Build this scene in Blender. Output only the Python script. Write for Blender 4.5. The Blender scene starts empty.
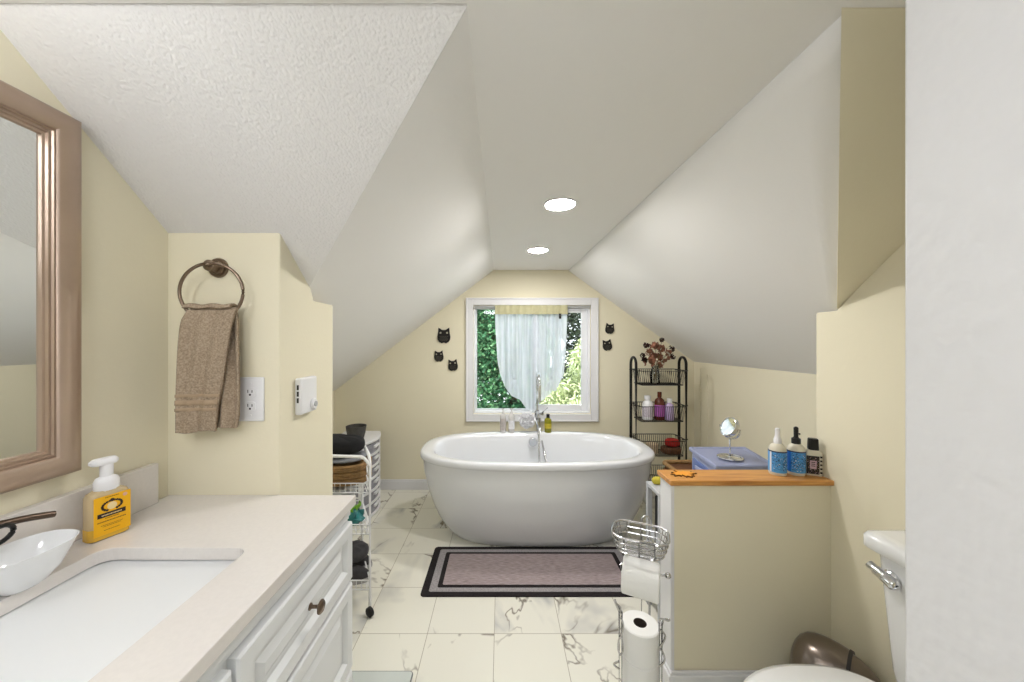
import bpy, bmesh, math, random
from mathutils import Vector, Matrix
random.seed(7)
R = math.radians
PI = math.pi
scene = bpy.context.scene
C = scene.collection

# ------------------------------------------------------------------ camera
H = 1.33
FPX = 355.0
VX, VY = 501.0, 342.0
cam_d = bpy.data.cameras.new('camera')
cam = bpy.data.objects.new('camera', cam_d); C.objects.link(cam)
cam.location = (0, 0, H); cam.rotation_euler = (R(90), 0, 0)
cam_d.sensor_width = 36.0; cam_d.lens = FPX / 1024 * 36.0
cam_d.shift_x = (512 - VX) / 1024; cam_d.shift_y = (VY - 341) / 1024
cam_d.clip_start = 0.02; cam_d.clip_end = 200
scene.camera = cam

# ------------------------------------------------------------------ world, sun, exposure
w = bpy.data.worlds.new('world'); scene.world = w; w.use_nodes = True
wn = w.node_tree.nodes; wn['Background'].inputs[0].default_value = (0.88, 0.93, 1.0, 1); wn['Background'].inputs[1].default_value = 2.0
sd = bpy.data.lights.new('sun', 'SUN'); sd.energy = 3.5; sd.angle = R(1.5); sd.color = (1.0, 0.95, 0.85)
sun = bpy.data.objects.new('sun', sd); C.objects.link(sun); sun.rotation_euler = (R(48), 0, R(28))
scene.view_settings.view_transform = 'Standard'
scene.view_settings.look = 'None'
scene.view_settings.gamma = 1.0
scene.view_settings.use_curve_mapping = False
scene.view_settings.exposure = 1.05
L_RECESSED = 112.0
L_VANITY = 7.0
L_FILL = 15.5

def P(px, py, Y):
    return Vector(((px - VX) / FPX * Y, Y, H - (py - VY) / FPX * Y))

# ------------------------------------------------------------------ materials
def srgb(r, g, b):
    f = lambda c: (c/12.92 if c <= 0.04045 else ((c+0.055)/1.055)**2.4)
    return (f(r/255), f(g/255), f(b/255), 1)

def mat(name, col, rough=0.5, metal=0.0, bump=0.0, bscale=50, vary=0.0, vscale=6, coat=0.0, trans=0.0, emit=0.0, ior=1.45, alpha=1.0, spec=0.5, detail=4):
    m = bpy.data.materials.new(name); m.use_nodes = True
    nt = m.node_tree; b = nt.nodes['Principled BSDF']
    b.inputs['Base Color'].default_value = col
    b.inputs['Roughness'].default_value = rough
    b.inputs['Metallic'].default_value = metal
    b.inputs['Coat Weight'].default_value = coat
    b.inputs['Coat Roughness'].default_value = 0.08
    b.inputs['Transmission Weight'].default_value = trans
    b.inputs['IOR'].default_value = ior
    b.inputs['Alpha'].default_value = alpha
    b.inputs['Specular IOR Level'].default_value = spec
    if emit:
        b.inputs['Emission Color'].default_value = col; b.inputs['Emission Strength'].default_value = emit
    tc = nt.nodes.new('ShaderNodeTexCoord')
    if bump:
        n = nt.nodes.new('ShaderNodeTexNoise'); n.inputs['Scale'].default_value = bscale; n.inputs['Detail'].default_value = detail
        bp = nt.nodes.new('ShaderNodeBump'); bp.inputs['Strength'].default_value = bump; bp.inputs['Distance'].default_value = 0.004
        nt.links.new(tc.outputs['Object'], n.inputs['Vector']); nt.links.new(n.outputs['Fac'], bp.inputs['Height']); nt.links.new(bp.outputs['Normal'], b.inputs['Normal'])
    if vary:
        n = nt.nodes.new('ShaderNodeTexNoise'); n.inputs['Scale'].default_value = vscale; n.inputs['Detail'].default_value = 5
        hs = nt.nodes.new('ShaderNodeHueSaturation'); hs.inputs['Color'].default_value = col
        mr = nt.nodes.new('ShaderNodeMapRange'); mr.inputs['From Min'].default_value = 0.3; mr.inputs['From Max'].default_value = 0.7
        mr.inputs['To Min'].default_value = 1 - vary; mr.inputs['To Max'].default_value = 1 + vary
        nt.links.new(tc.outputs['Object'], n.inputs['Vector']); nt.links.new(n.outputs['Fac'], mr.inputs['Value']); nt.links.new(mr.outputs['Result'], hs.inputs['Value'])
        nt.links.new(hs.outputs['Color'], b.inputs['Base Color'])
    return m

CREAM = srgb(235, 228, 203)
M = {}
M['cream'] = mat('cream_paint', CREAM, 0.6, bump=0.12, bscale=90, vary=0.015, vscale=2)
M['white_ceiling'] = mat('white_ceiling_paint', srgb(243, 242, 240), 0.6, bump=0.1, bscale=60)
M['orange_peel'] = mat('orange_peel_white', srgb(226, 226, 228), 0.45, bump=0.6, bscale=42, detail=1.5)
M['trim'] = mat('white_gloss_trim', srgb(232, 232, 234), 0.32, vary=0.01)
M['vinyl'] = mat('white_vinyl', srgb(238, 240, 244), 0.35, vary=0.01)
M['quartz'] = mat('quartz_counter', srgb(225, 220, 215), 0.25, vary=0.02, vscale=120, coat=0.2)
M['porcelain'] = mat('porcelain', srgb(236, 237, 238), 0.12, vary=0.005, coat=0.5)
M['acrylic'] = mat('white_acrylic', srgb(226, 228, 231), 0.14, vary=0.005, coat=0.6)
M['cabinet'] = mat('cabinet_white', srgb(228, 230, 231), 0.35, vary=0.01)
M['dark_gap'] = mat('dark_gap', srgb(60, 58, 56), 0.8, vary=0.05)
M['chrome'] = mat('chrome', (0.72, 0.73, 0.75, 1), 0.08, 1.0, vary=0.03)
M['satin'] = mat('satin_wire', (0.55, 0.55, 0.56, 1), 0.22, 1.0, vary=0.03)
M['bronze'] = mat('brushed_bronze_frame', srgb(184, 164, 148), 0.38, 0.8, bump=0.05, bscale=150, vary=0.06, vscale=8)
M['nickel'] = mat('warm_nickel', srgb(128, 112, 98), 0.28, 1.0, vary=0.05)
M['dark_bronze'] = mat('dark_bronze', srgb(90, 76, 66), 0.3, 0.9, vary=0.05)
M['can'] = mat('bronze_can', srgb(122, 112, 104), 0.28, 0.85, vary=0.03)
M['mirror'] = mat('mirror_glass', (0.86, 0.88, 0.87, 1), 0.02, 1.0)
M['black_metal'] = mat('black_powder_coat', srgb(26, 24, 24), 0.4, 0.3, vary=0.05)
M['black_plastic'] = mat('black_plastic', srgb(18, 18, 20), 0.35, vary=0.05)
M['white_wire'] = mat('white_coated_wire', srgb(236, 236, 236), 0.3, vary=0.01)
M['white_plastic'] = mat('white_plastic', srgb(236, 236, 238), 0.35, vary=0.01)
M['clear_plastic'] = mat('clear_drawer_plastic', srgb(150, 150, 158), 0.25, vary=0.25, vscale=14)
M['grey_plastic'] = mat('grey_plastic', srgb(186, 188, 192), 0.4, vary=0.02)
M['blue_plastic'] = mat('periwinkle_plastic', srgb(146, 153, 184), 0.4, vary=0.03)
M['blue_dark'] = mat('periwinkle_drawer', srgb(96, 116, 170), 0.35, vary=0.08)
M['paper'] = mat('tissue_paper', srgb(240, 240, 238), 0.9, bump=0.25, bscale=120)
M['core'] = mat('cardboard_core', srgb(70, 60, 52), 0.9, vary=0.1)
M['black_cloth'] = mat('black_cloth', srgb(20, 20, 22), 0.95, bump=0.4, bscale=60)
M['charcoal_pot'] = mat('charcoal_stoneware', srgb(74, 72, 70), 0.7, bump=0.5, bscale=45, vary=0.2, vscale=30)
M['rattan'] = mat('brown_rattan', srgb(140, 108, 66), 0.7, bump=0.5, bscale=70, vary=0.3, vscale=50)
M['wicker'] = mat('dark_brown_wicker', srgb(96, 62, 38), 0.7, bump=0.5, bscale=60, vary=0.25, vscale=30)
M['grey_cloth'] = mat('grey_cloth', srgb(132, 134, 140), 0.9, bump=0.3, bscale=70, vary=0.1)
M['shoe'] = mat('dark_grey_fabric', srgb(58, 56, 58), 0.8, bump=0.3, bscale=60, vary=0.3, vscale=25)
M['shoe_sole'] = mat('pale_sole', srgb(170, 168, 168), 0.6, vary=0.1)
M['green_plastic'] = mat('lime_green_film', srgb(122, 180, 50), 0.35, vary=0.2, vscale=25)
M['teal_plastic'] = mat('teal_film', srgb(40, 120, 120), 0.35, vary=0.25, vscale=25)
M['amber'] = mat('amber_plastic', srgb(92, 44, 30), 0.2, vary=0.05)
M['purple'] = mat('violet_label', srgb(170, 96, 170), 0.5, vary=0.08, vscale=60)
M['lavender'] = mat('lavender_plastic', srgb(196, 176, 214), 0.4, vary=0.04)
M['red_cloth'] = mat('red_cloth', srgb(176, 40, 34), 0.8, bump=0.3, bscale=60, vary=0.15)
M['yellow_green'] = mat('yellow_green_sponge', srgb(190, 176, 60), 0.8, bump=0.5, bscale=80, vary=0.15)
M['olive_liquid'] = mat('olive_oil_plastic', srgb(128, 126, 24), 0.12, vary=0.1, coat=0.4)
M['milky'] = mat('milky_plastic', srgb(222, 220, 218), 0.25, vary=0.02, trans=0.15)
M['glass'] = mat('vase_glass', (0.93, 0.96, 0.96, 1), 0.03, trans=1.0)
M['stem'] = mat('dried_stem', srgb(110, 92, 62), 0.9, vary=0.2, vscale=60)
M['flower'] = mat('dried_flower', srgb(150, 104, 84), 0.9, bump=0.5, bscale=90, vary=0.45, vscale=35)
M['flower_dark'] = mat('dried_flower_dark', srgb(62, 40, 36), 0.9, bump=0.5, bscale=90, vary=0.3, vscale=35)
M['loofah'] = mat('white_net', srgb(250, 250, 252), 0.85, bump=0.8, bscale=60)
M['soap_label'] = mat('yellow_label', srgb(240, 180, 14), 0.45, vary=0.02)
M['soap_body'] = mat('clear_soap_bottle', srgb(236, 214, 170), 0.15, trans=0.45, vary=0.03)
M['soap_liquid'] = mat('amber_soap', srgb(240, 190, 70), 0.15, trans=0.2, vary=0.03)
M['label_black'] = mat('label_ink', srgb(44, 30, 26), 0.6, vary=0.05)
M['label_brown'] = mat('label_brown_ink', srgb(130, 80, 20), 0.6, vary=0.05)
M['label_cream'] = mat('label_cream', srgb(236, 214, 160), 0.6, vary=0.03)
M['label_pink'] = mat('label_pink', srgb(220, 170, 150), 0.6, vary=0.03)
M['blue_label'] = mat('sky_blue_label', srgb(84, 160, 222), 0.45, vary=0.04)
M['blue_panel'] = mat('bright_blue_label', srgb(30, 116, 208), 0.45, vary=0.04)
M['navy'] = mat('navy_ink', srgb(28, 40, 84), 0.5, vary=0.05)
M['ivory_plastic'] = mat('ivory_bottle', srgb(214, 208, 190), 0.3, vary=0.02)
M['slot'] = mat('slot_black', srgb(40, 38, 38), 0.6, vary=0.05)
M['rubber'] = mat('black_rubber', srgb(26, 26, 28), 0.6, vary=0.08)
M['scale_glass'] = mat('scale_glass', srgb(206, 212, 208), 0.1, vary=0.02, coat=0.5)
M['scale_rim'] = mat('scale_rim', srgb(120, 124, 124), 0.3, 0.5, vary=0.05)
M['bark'] = mat('tree_bark', srgb(84, 70, 56), 0.9, bump=0.8, bscale=20, vary=0.2)
M['grass'] = mat('lawn_green', srgb(70, 104, 48), 0.95, bump=0.8, bscale=20, vary=0.3, vscale=10)
M['lamp'] = mat('lamp_diffuser', (1.0, 0.97, 0.94, 1), 0.5, emit=L_RECESSED)
M['globe'] = mat('vanity_globe', (0.94, 0.96, 1.0, 1), 0.5, emit=L_VANITY)
M['fill'] = mat('fill_diffuser', (0.94, 0.96, 1.0, 1), 0.5, emit=L_FILL)
M['text_white'] = mat('print_white', srgb(235, 235, 235), 0.6, vary=0.02)

def wood_mat():
    m = mat('orange_pine', srgb(204, 140, 68), 0.35, coat=0.2)
    nt = m.node_tree; b = nt.nodes['Principled BSDF']
    tc = nt.nodes.new('ShaderNodeTexCoord'); mp = nt.nodes.new('ShaderNodeMapping'); mp.inputs['Scale'].default_value = (1.2, 22, 22)
    n = nt.nodes.new('ShaderNodeTexNoise'); n.inputs['Scale'].default_value = 4; n.inputs['Detail'].default_value = 6; n.inputs['Distortion'].default_value = 0.8
    cr = nt.nodes.new('ShaderNodeValToRGB'); cr.color_ramp.elements[0].position = 0.3; cr.color_ramp.elements[0].color = srgb(176, 112, 46)
    cr.color_ramp.elements[1].position = 0.7; cr.color_ramp.elements[1].color = srgb(226, 168, 92)
    nt.links.new(tc.outputs['Object'], mp.inputs['Vector']); nt.links.new(mp.outputs['Vector'], n.inputs['Vector'])
    nt.links.new(n.outputs['Fac'], cr.inputs['Fac']); nt.links.new(cr.outputs['Color'], b.inputs['Base Color'])
    return m
M['pine'] = wood_mat()

def texture_ceiling_mat():
    m = mat('knockdown_texture_white', srgb(230, 229, 228), 0.6)
    nt = m.node_tree; b = nt.nodes['Principled BSDF']
    tc = nt.nodes.new('ShaderNodeTexCoord')
    n = nt.nodes.new('ShaderNodeTexNoise'); n.inputs['Scale'].default_value = 170; n.inputs['Detail'].default_value = 3
    v = nt.nodes.new('ShaderNodeTexVoronoi'); v.inputs['Scale'].default_value = 150; v.feature = 'SMOOTH_F1'
    ad = nt.nodes.new('ShaderNodeMath'); ad.operation = 'SUBTRACT'
    bp = nt.nodes.new('ShaderNodeBump'); bp.inputs['Strength'].default_value = 0.55; bp.inputs['Distance'].default_value = 0.004
    nt.links.new(tc.outputs['Object'], n.inputs['Vector']); nt.links.new(tc.outputs['Object'], v.inputs['Vector'])
    nt.links.new(n.outputs['Fac'], ad.inputs[0]); nt.links.new(v.outputs['Distance'], ad.inputs[1])
    nt.links.new(ad.outputs[0], bp.inputs['Height']); nt.links.new(bp.outputs['Normal'], b.inputs['Normal'])
    return m
M['knockdown'] = texture_ceiling_mat()

def marble_mat():
    m = bpy.data.materials.new('marble_tile_floor'); m.use_nodes = True
    nt = m.node_tree; b = nt.nodes['Principled BSDF']; N = nt.nodes.new; Lk = nt.links.new
    b.inputs['Roughness'].default_value = 0.22; b.inputs['Coat Weight'].default_value = 0.15
    tc = N('ShaderNodeTexCoord')
    mp = N('ShaderNodeMapping'); mp.inputs['Location'].default_value = (0.0306, -1.619, 0)   # grout joint passes x=-0.03, y=1.62
    Lk(tc.outputs['Object'], mp.inputs['Vector'])
    TS = 0.305
    dv = N('ShaderNodeVectorMath'); dv.operation = 'DIVIDE'; dv.inputs[1].default_value = (TS, TS, 1); Lk(mp.outputs['Vector'], dv.inputs[0])
    fl = N('ShaderNodeVectorMath'); fl.operation = 'FLOOR'; Lk(dv.outputs[0], fl.inputs[0])
    fr = N('ShaderNodeVectorMath'); fr.operation = 'FRACTION'; Lk(dv.outputs[0], fr.inputs[0])
    wn_ = N('ShaderNodeTexWhiteNoise'); wn_.noise_dimensions = '2D'; Lk(fl.outputs[0], wn_.inputs['Vector'])
    sc = N('ShaderNodeVectorMath'); sc.operation = 'SCALE'; sc.inputs['Scale'].default_value = 7.0; Lk(wn_.outputs['Color'], sc.inputs[0])
    ad = N('ShaderNodeVectorMath'); ad.operation = 'ADD'; Lk(tc.outputs['Object'], ad.inputs[0]); Lk(sc.outputs[0], ad.inputs[1])
    def veins(scale, dist, width, loc):
        mm = N('ShaderNodeMapping'); mm.inputs['Location'].default_value = loc; mm.inputs['Rotation'].default_value = (0, 0, 0.9); mm.inputs['Scale'].default_value = (1, 0.7, 1)
        Lk(ad.outputs[0], mm.inputs['Vector'])
        n = N('ShaderNodeTexNoise'); n.inputs['Scale'].default_value = scale; n.inputs['Detail'].default_value = 5; n.inputs['Roughness'].default_value = 0.55; n.inputs['Distortion'].default_value = dist
        Lk(mm.outputs['Vector'], n.inputs['Vector'])
        s = N('ShaderNodeMath'); s.operation = 'SUBTRACT'; s.inputs[1].default_value = 0.5; Lk(n.outputs['Fac'], s.inputs[0])
        a = N('ShaderNodeMath'); a.operation = 'ABSOLUTE'; Lk(s.outputs[0], a.inputs[0])
        r = N('ShaderNodeMapRange'); r.inputs['From Min'].default_value = 0; r.inputs['From Max'].default_value = width; r.inputs['To Min'].default_value = 1; r.inputs['To Max'].default_value = 0
        Lk(a.outputs[0], r.inputs['Value'])
        return r.outputs['Result']
    v1 = veins(1.5, 0.5, 0.010, (0, 0, 0))
    v2 = veins(0.9, 0.5, 0.05, (3, 5, 0))
    mk = N('ShaderNodeTexNoise'); mk.inputs['Scale'].default_value = 3.0; mk.inputs['Detail'].default_value = 3; Lk(ad.outputs[0], mk.inputs['Vector'])
    mkr = N('ShaderNodeMapRange'); mkr.inputs['From Min'].default_value = 0.44; mkr.inputs['From Max'].default_value = 0.57; Lk(mk.outputs['Fac'], mkr.inputs['Value'])
    m1 = N('ShaderNodeMath'); m1.operation = 'MULTIPLY'; Lk(v1, m1.inputs[0]); Lk(mkr.outputs['Result'], m1.inputs[1])
    m1s = N('ShaderNodeMath'); m1s.operation = 'MULTIPLY'; Lk(m1.outputs[0], m1s.inputs[0]); m1s.inputs[1].default_value = 0.95
    m2 = N('ShaderNodeMath'); m2.operation = 'MULTIPLY'; Lk(v2, m2.inputs[0]); Lk(mkr.outputs['Result'], m2.inputs[1])
    m2s = N('ShaderNodeMath'); m2s.operation = 'MULTIPLY'; Lk(m2.outputs[0], m2s.inputs[0]); m2s.inputs[1].default_value = 0.7
    c1 = N('ShaderNodeMixRGB'); c1.inputs['Color1'].default_value = srgb(236, 234, 222); c1.inputs['Color2'].default_value = srgb(160, 162, 166); Lk(m2s.outputs[0], c1.inputs['Fac'])
    c2 = N('ShaderNodeMixRGB'); c2.inputs['Color2'].default_value = srgb(116, 106, 92); Lk(m1s.outputs[0], c2.inputs['Fac']); Lk(c1.outputs['Color'], c2.inputs['Color1'])
    # grout
    sep = N('ShaderNodeSeparateXYZ'); Lk(fr.outputs[0], sep.inputs[0])
    def edge(o):
        s = N('ShaderNodeMath'); s.operation = 'SUBTRACT'; s.inputs[0].default_value = 0.5; Lk(o, s.inputs[1])
        a = N('ShaderNodeMath'); a.operation = 'ABSOLUTE'; Lk(s.outputs[0], a.inputs[0])
        g = N('ShaderNodeMath'); g.operation = 'GREATER_THAN'; g.inputs[1].default_value = 0.5 - 0.0045; Lk(a.outputs[0], g.inputs[0]); return g.outputs[0]
    mx = N('ShaderNodeMath'); mx.operation = 'MAXIMUM'; Lk(edge(sep.outputs['X']), mx.inputs[0]); Lk(edge(sep.outputs['Y']), mx.inputs[1])
    c3 = N('ShaderNodeMixRGB'); c3.inputs['Color2'].default_value = srgb(176, 168, 152); Lk(mx.outputs[0], c3.inputs['Fac']); Lk(c2.outputs['Color'], c3.inputs['Color1'])
    Lk(c3.outputs['Color'], b.inputs['Base Color'])
    return m
M['marble'] = marble_mat()

def fabric_mat(name, c1, c2, sx, sy):
    m = mat(name, c1, 0.95)
    nt = m.node_tree; b = nt.nodes['Principled BSDF']
    tc = nt.nodes.new('ShaderNodeTexCoord'); mp = nt.nodes.new('ShaderNodeMapping'); mp.inputs['Scale'].default_value = (sx, sy, sy)
    n = nt.nodes.new('ShaderNodeTexNoise'); n.inputs['Scale'].default_value = 10; n.inputs['Detail'].default_value = 4
    cr = nt.nodes.new('ShaderNodeValToRGB'); cr.color_ramp.elements[0].position = 0.35; cr.color_ramp.elements[0].color = c1; cr.color_ramp.elements[1].position = 0.65; cr.color_ramp.elements[1].color = c2
    bp = nt.nodes.new('ShaderNodeBump'); bp.inputs['Strength'].default_value = 0.3; bp.inputs['Distance'].default_value = 0.003
    nt.links.new(tc.outputs['Object'], mp.inputs['Vector']); nt.links.new(mp.outputs['Vector'], n.inputs['Vector'])
    nt.links.new(n.outputs['Fac'], cr.inputs['Fac']); nt.links.new(cr.outputs['Color'], b.inputs['Base Color']); nt.links.new(n.outputs['Fac'], bp.inputs['Height']); nt.links.new(bp.outputs['Normal'], b.inputs['Normal'])
    return m
M['rug_taupe'] = fabric_mat('rug_taupe', srgb(138, 124, 126), srgb(176, 162, 162), 3, 30)
M['rug_grey'] = fabric_mat('rug_grey', srgb(140, 136, 138), srgb(166, 162, 164), 12, 12)
M['rug_black'] = fabric_mat('rug_black', srgb(22, 18, 20), srgb(38, 32, 34), 12, 12)
M['towel'] = fabric_mat('taupe_terry', srgb(142, 124, 104), srgb(180, 162, 140), 22, 22)
M['towel_band'] = mat('taupe_band', srgb(172, 150, 124), 0.8, vary=0.05, vscale=60)

def leaf_mat(name, c1, c2, c3):
    m = bpy.data.materials.new(name); m.use_nodes = True
    nt = m.node_tree; b = nt.nodes['Principled BSDF']; N = nt.nodes.new
    g = N('ShaderNodeNewGeometry'); cr = N('ShaderNodeValToRGB')
    cr.color_ramp.elements[0].color = c1; cr.color_ramp.elements[1].color = c3
    e = cr.color_ramp.elements.new(0.5); e.color = c2
    nt.links.new(g.outputs['Random Per Island'], cr.inputs['Fac']); nt.links.new(cr.outputs['Color'], b.inputs['Base Color'])
    b.inputs['Roughness'].default_value = 0.55
    tr = N('ShaderNodeBsdfTranslucent'); nt.links.new(cr.outputs['Color'], tr.inputs['Color'])
    mx = N('ShaderNodeMixShader'); mx.inputs[0].default_value = 0.35
    nt.links.new(b.outputs[0], mx.inputs[1]); nt.links.new(tr.outputs[0], mx.inputs[2]); nt.links.new(mx.outputs[0], nt.nodes['Material Output'].inputs['Surface'])
    return m
M['leaf_green'] = leaf_mat('broad_leaves', srgb(24, 70, 44), srgb(52, 112, 72), srgb(124, 172, 124))
M['leaf_pale'] = leaf_mat('pale_needles', srgb(110, 128, 84), srgb(196, 206, 156), srgb(238, 240, 208))
M['leaf_dark'] = leaf_mat('dark_leaves', srgb(30, 40, 34), srgb(56, 70, 56), srgb(96, 110, 90))

def sheer_mat():
    m = bpy.data.materials.new('sheer_curtain'); m.use_nodes = True
    nt = m.node_tree; N = nt.nodes.new; Lk = nt.links.new
    for n in list(nt.nodes):
        if n.type == 'BSDF_PRINCIPLED': nt.nodes.remove(n)
    tc = N('ShaderNodeTexCoord'); n = N('ShaderNodeTexNoise'); n.inputs['Scale'].default_value = 12
    cr = N('ShaderNodeValToRGB'); cr.color_ramp.elements[0].color = srgb(226, 230, 240); cr.color_ramp.elements[1].color = srgb(246, 246, 250)
    Lk(tc.outputs['Object'], n.inputs['Vector']); Lk(n.outputs['Fac'], cr.inputs['Fac'])
    d = N('ShaderNodeBsdfDiffuse'); t = N('ShaderNodeBsdfTranslucent'); tp = N('ShaderNodeBsdfTransparent')
    Lk(cr.outputs['Color'], d.inputs['Color']); Lk(cr.outputs['Color'], t.inputs['Color'])
    a = N('ShaderNodeMixShader'); a.inputs[0].default_value = 0.68; Lk(d.outputs[0], a.inputs[1]); Lk(t.outputs[0], a.inputs[2])
    c = N('ShaderNodeMixShader'); c.inputs[0].default_value = 0.07; Lk(a.outputs[0], c.inputs[1]); Lk(tp.outputs[0], c.inputs[2])
    mp = N('ShaderNodeMapping'); mp.inputs['Scale'].default_value = (34, 2, 1.2); n2 = N('ShaderNodeTexNoise'); n2.inputs['Scale'].default_value = 1.0; n2.inputs['Detail'].default_value = 3
    mr = N('ShaderNodeMapRange'); mr.inputs['From Min'].default_value = 0.38; mr.inputs['From Max'].default_value = 0.66; mr.inputs['To Min'].default_value = 0.02; mr.inputs['To Max'].default_value = 0.30
    Lk(tc.outputs['Object'], mp.inputs['Vector']); Lk(mp.outputs['Vector'], n2.inputs['Vector']); Lk(n2.outputs['Fac'], mr.inputs['Value']); Lk(mr.outputs['Result'], c.inputs[0])
    Lk(c.outputs[0], nt.nodes['Material Output'].inputs['Surface'])
    return m
M['sheer'] = sheer_mat()
M['sheer_band'] = mat('curtain_rod_pocket', srgb(190, 186, 150), 0.85, vary=0.05, vscale=40)

def pane_mat():
    m = bpy.data.materials.new('window_pane'); m.use_nodes = True
    nt = m.node_tree; N = nt.nodes.new
    for n in list(nt.nodes):
        if n.type == 'BSDF_PRINCIPLED': nt.nodes.remove(n)
    tp = N('ShaderNodeBsdfTransparent'); gl = N('ShaderNodeBsdfGlossy'); gl.inputs['Roughness'].default_value = 0.02
    tp.inputs['Color'].default_value = (0.96, 0.98, 0.97, 1)
    f = N('ShaderNodeFresnel'); f.inputs['IOR'].default_value = 1.3
    mx = N('ShaderNodeMixShader'); nt.links.new(f.outputs[0], mx.inputs[0]); nt.links.new(tp.outputs[0], mx.inputs[1]); nt.links.new(gl.outputs[0], mx.inputs[2])
    nt.links.new(mx.outputs[0], nt.nodes['Material Output'].inputs['Surface'])
    return m
M['pane'] = pane_mat()
def thin_clear():
    m = pane_mat(); m.name = 'clear_vase_wall'
    for n in m.node_tree.nodes:
        if n.type == 'BSDF_TRANSPARENT': n.inputs['Color'].default_value = (0.96, 0.98, 0.98, 1)
        if n.type == 'FRESNEL': n.inputs['IOR'].default_value = 1.6
    return m
M['clear'] = thin_clear()

# ------------------------------------------------------------------ mesh builder
def frame_from_dir(d, up=Vector((0, 0, 1))):
    d = d.normalized()
    if abs(d.dot(up)) > 0.95: up = Vector((1, 0, 0))
    x = d.cross(up).normalized(); y = x.cross(d).normalized()
    return x, y

class MB:
    def __init__(s): s.v = []; s.f = []; s.m = []
    def add(s, vs, fs, mi=0, M_=None):
        o = len(s.v)
        s.v += [(M_ @ Vector(v)) if M_ else Vector(v) for v in vs]
        s.f += [tuple(i + o for i in f) for f in fs]; s.m += [mi] * len(fs)
        return s
    def box(s, x0, x1, y0, y1, z0, z1, mi=0, M_=None):
        return s.add([(x0,y0,z0),(x1,y0,z0),(x1,y1,z0),(x0,y1,z0),(x0,y0,z1),(x1,y0,z1),(x1,y1,z1),(x0,y1,z1)],
                     [(0,3,2,1),(4,5,6,7),(0,1,5,4),(1,2,6,5),(2,3,7,6),(3,0,4,7)], mi, M_)
    def rings(s, rs, closed=False, cap0=True, cap1=True, mi=0, M_=None):
        n = len(rs[0]); vs = [p for r in rs for p in r]; fs = []
        k = len(rs)
        for i in range(k if closed else k - 1):
            j = (i + 1) % k
            for a in range(n):
                b = (a + 1) % n
                fs.append((i*n+a, i*n+b, j*n+b, j*n+a))
        if not closed:
            if cap0: fs.append(tuple(range(n))[::-1])
            if cap1: fs.append(tuple((k-1)*n + a for a in range(n)))
        return s.add(vs, fs, mi, M_)
    def tube(s, pts, r, seg=8, closed=False, mi=0, M_=None):
        pts = [Vector(p) for p in pts]; n = len(pts); rs = []
        rr = r if isinstance(r, (list, tuple)) else [r] * n
        px = None
        for i, p in enumerate(pts):
            if closed: d = pts[(i+1) % n] - pts[i-1]
            else: d = pts[min(i+1, n-1)] - pts[max(i-1, 0)]
            d.normalize()
            if px is None: x, y = frame_from_dir(d)
            else:
                x = (px - d * px.dot(d))
                if x.length < 1e-4: x, y = frame_from_dir(d)
                x.normalize(); y = d.cross(x).normalized()
            px = x
            rs.append([p + (x*math.cos(2*PI*a/seg) + y*math.sin(2*PI*a/seg)) * rr[i] for a in range(seg)])
        return s.rings(rs, closed, mi=mi, M_=M_)
    def lathe(s, prof, c=(0,0,0), seg=32, mi=0, M_=None, sx=1, sy=1, cap0=True, cap1=True):
        rs = [[(c[0]+r*sx*math.cos(2*PI*a/seg), c[1]+r*sy*math.sin(2*PI*a/seg), c[2]+z) for a in range(seg)] for r, z in prof]
        return s.rings(rs, cap0=cap0, cap1=cap1, mi=mi, M_=M_)
    def prism(s, poly, f0, f1, mi=0, M_=None):
        # poly: 2D list; f0,f1 map a 2D point to a 3D point
        return s.rings([[f0(p) for p in poly], [f1(p) for p in poly]], mi=mi, M_=M_)
    def sphere(s, c, r, seg=16, mi=0, sc=(1,1,1), M_=None):
        n = seg // 2; prof = [(max(1e-4, r*math.sin(PI*i/n)), -r*math.cos(PI*i/n)) for i in range(n+1)]
        rs = [[(c[0]+q*sc[0]*math.cos(2*PI*a/seg), c[1]+q*sc[1]*math.sin(2*PI*a/seg), c[2]+z*sc[2]) for a in range(seg)] for q, z in prof]
        return s.rings(rs, mi=mi, M_=M_)
    def grid(s, fn, nu, nv, mi=0):
        vs = [fn(i/nu, j/nv) for j in range(nv+1) for i in range(nu+1)]
        fs = [(j*(nu+1)+i, j*(nu+1)+i+1, (j+1)*(nu+1)+i+1, (j+1)*(nu+1)+i) for j in range(nv) for i in range(nu)]
        return s.add(vs, fs, mi)
    def build(s, name, mats, parent=None, origin=(0,0,0), smooth=True, bevel=0, bseg=2, solid=0, subsurf=0, recalc=True, angle=38):
        me = bpy.data.meshes.new(name); O = Vector(origin)
        me.from_pydata([tuple(v - O) for v in s.v], [], s.f)
        if not isinstance(mats, (list, tuple)): mats = [mats]
        for m in mats: me.materials.append(m)
        for p, mi in zip(me.polygons, s.m): p.material_index = mi
        if recalc:
            bm = bmesh.new(); bm.from_mesh(me); bmesh.ops.recalc_face_normals(bm, faces=bm.faces); bm.to_mesh(me); bm.free()
        if smooth:
            for p in me.polygons: p.use_smooth = True
            me.set_sharp_from_angle(angle=R(angle))
        o = bpy.data.objects.new(name, me); C.objects.link(o)
        if parent is not None: o.parent = parent
        else: o.location = O
        if solid:
            md = o.modifiers.new('solid', 'SOLIDIFY'); md.thickness = solid; md.offset = 0
        if subsurf:
            md = o.modifiers.new('sub', 'SUBSURF'); md.levels = subsurf; md.render_levels = subsurf
        if bevel:
            md = o.modifiers.new('bevel', 'BEVEL'); md.width = bevel; md.segments = bseg; md.limit_method = 'ANGLE'; md.angle_limit = R(40)
        return o

def tag(o, label, cat, group=None, kind=None):
    o['label'] = label; o['category'] = cat
    if group: o['group'] = group
    if kind: o['kind'] = kind
    return o

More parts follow.
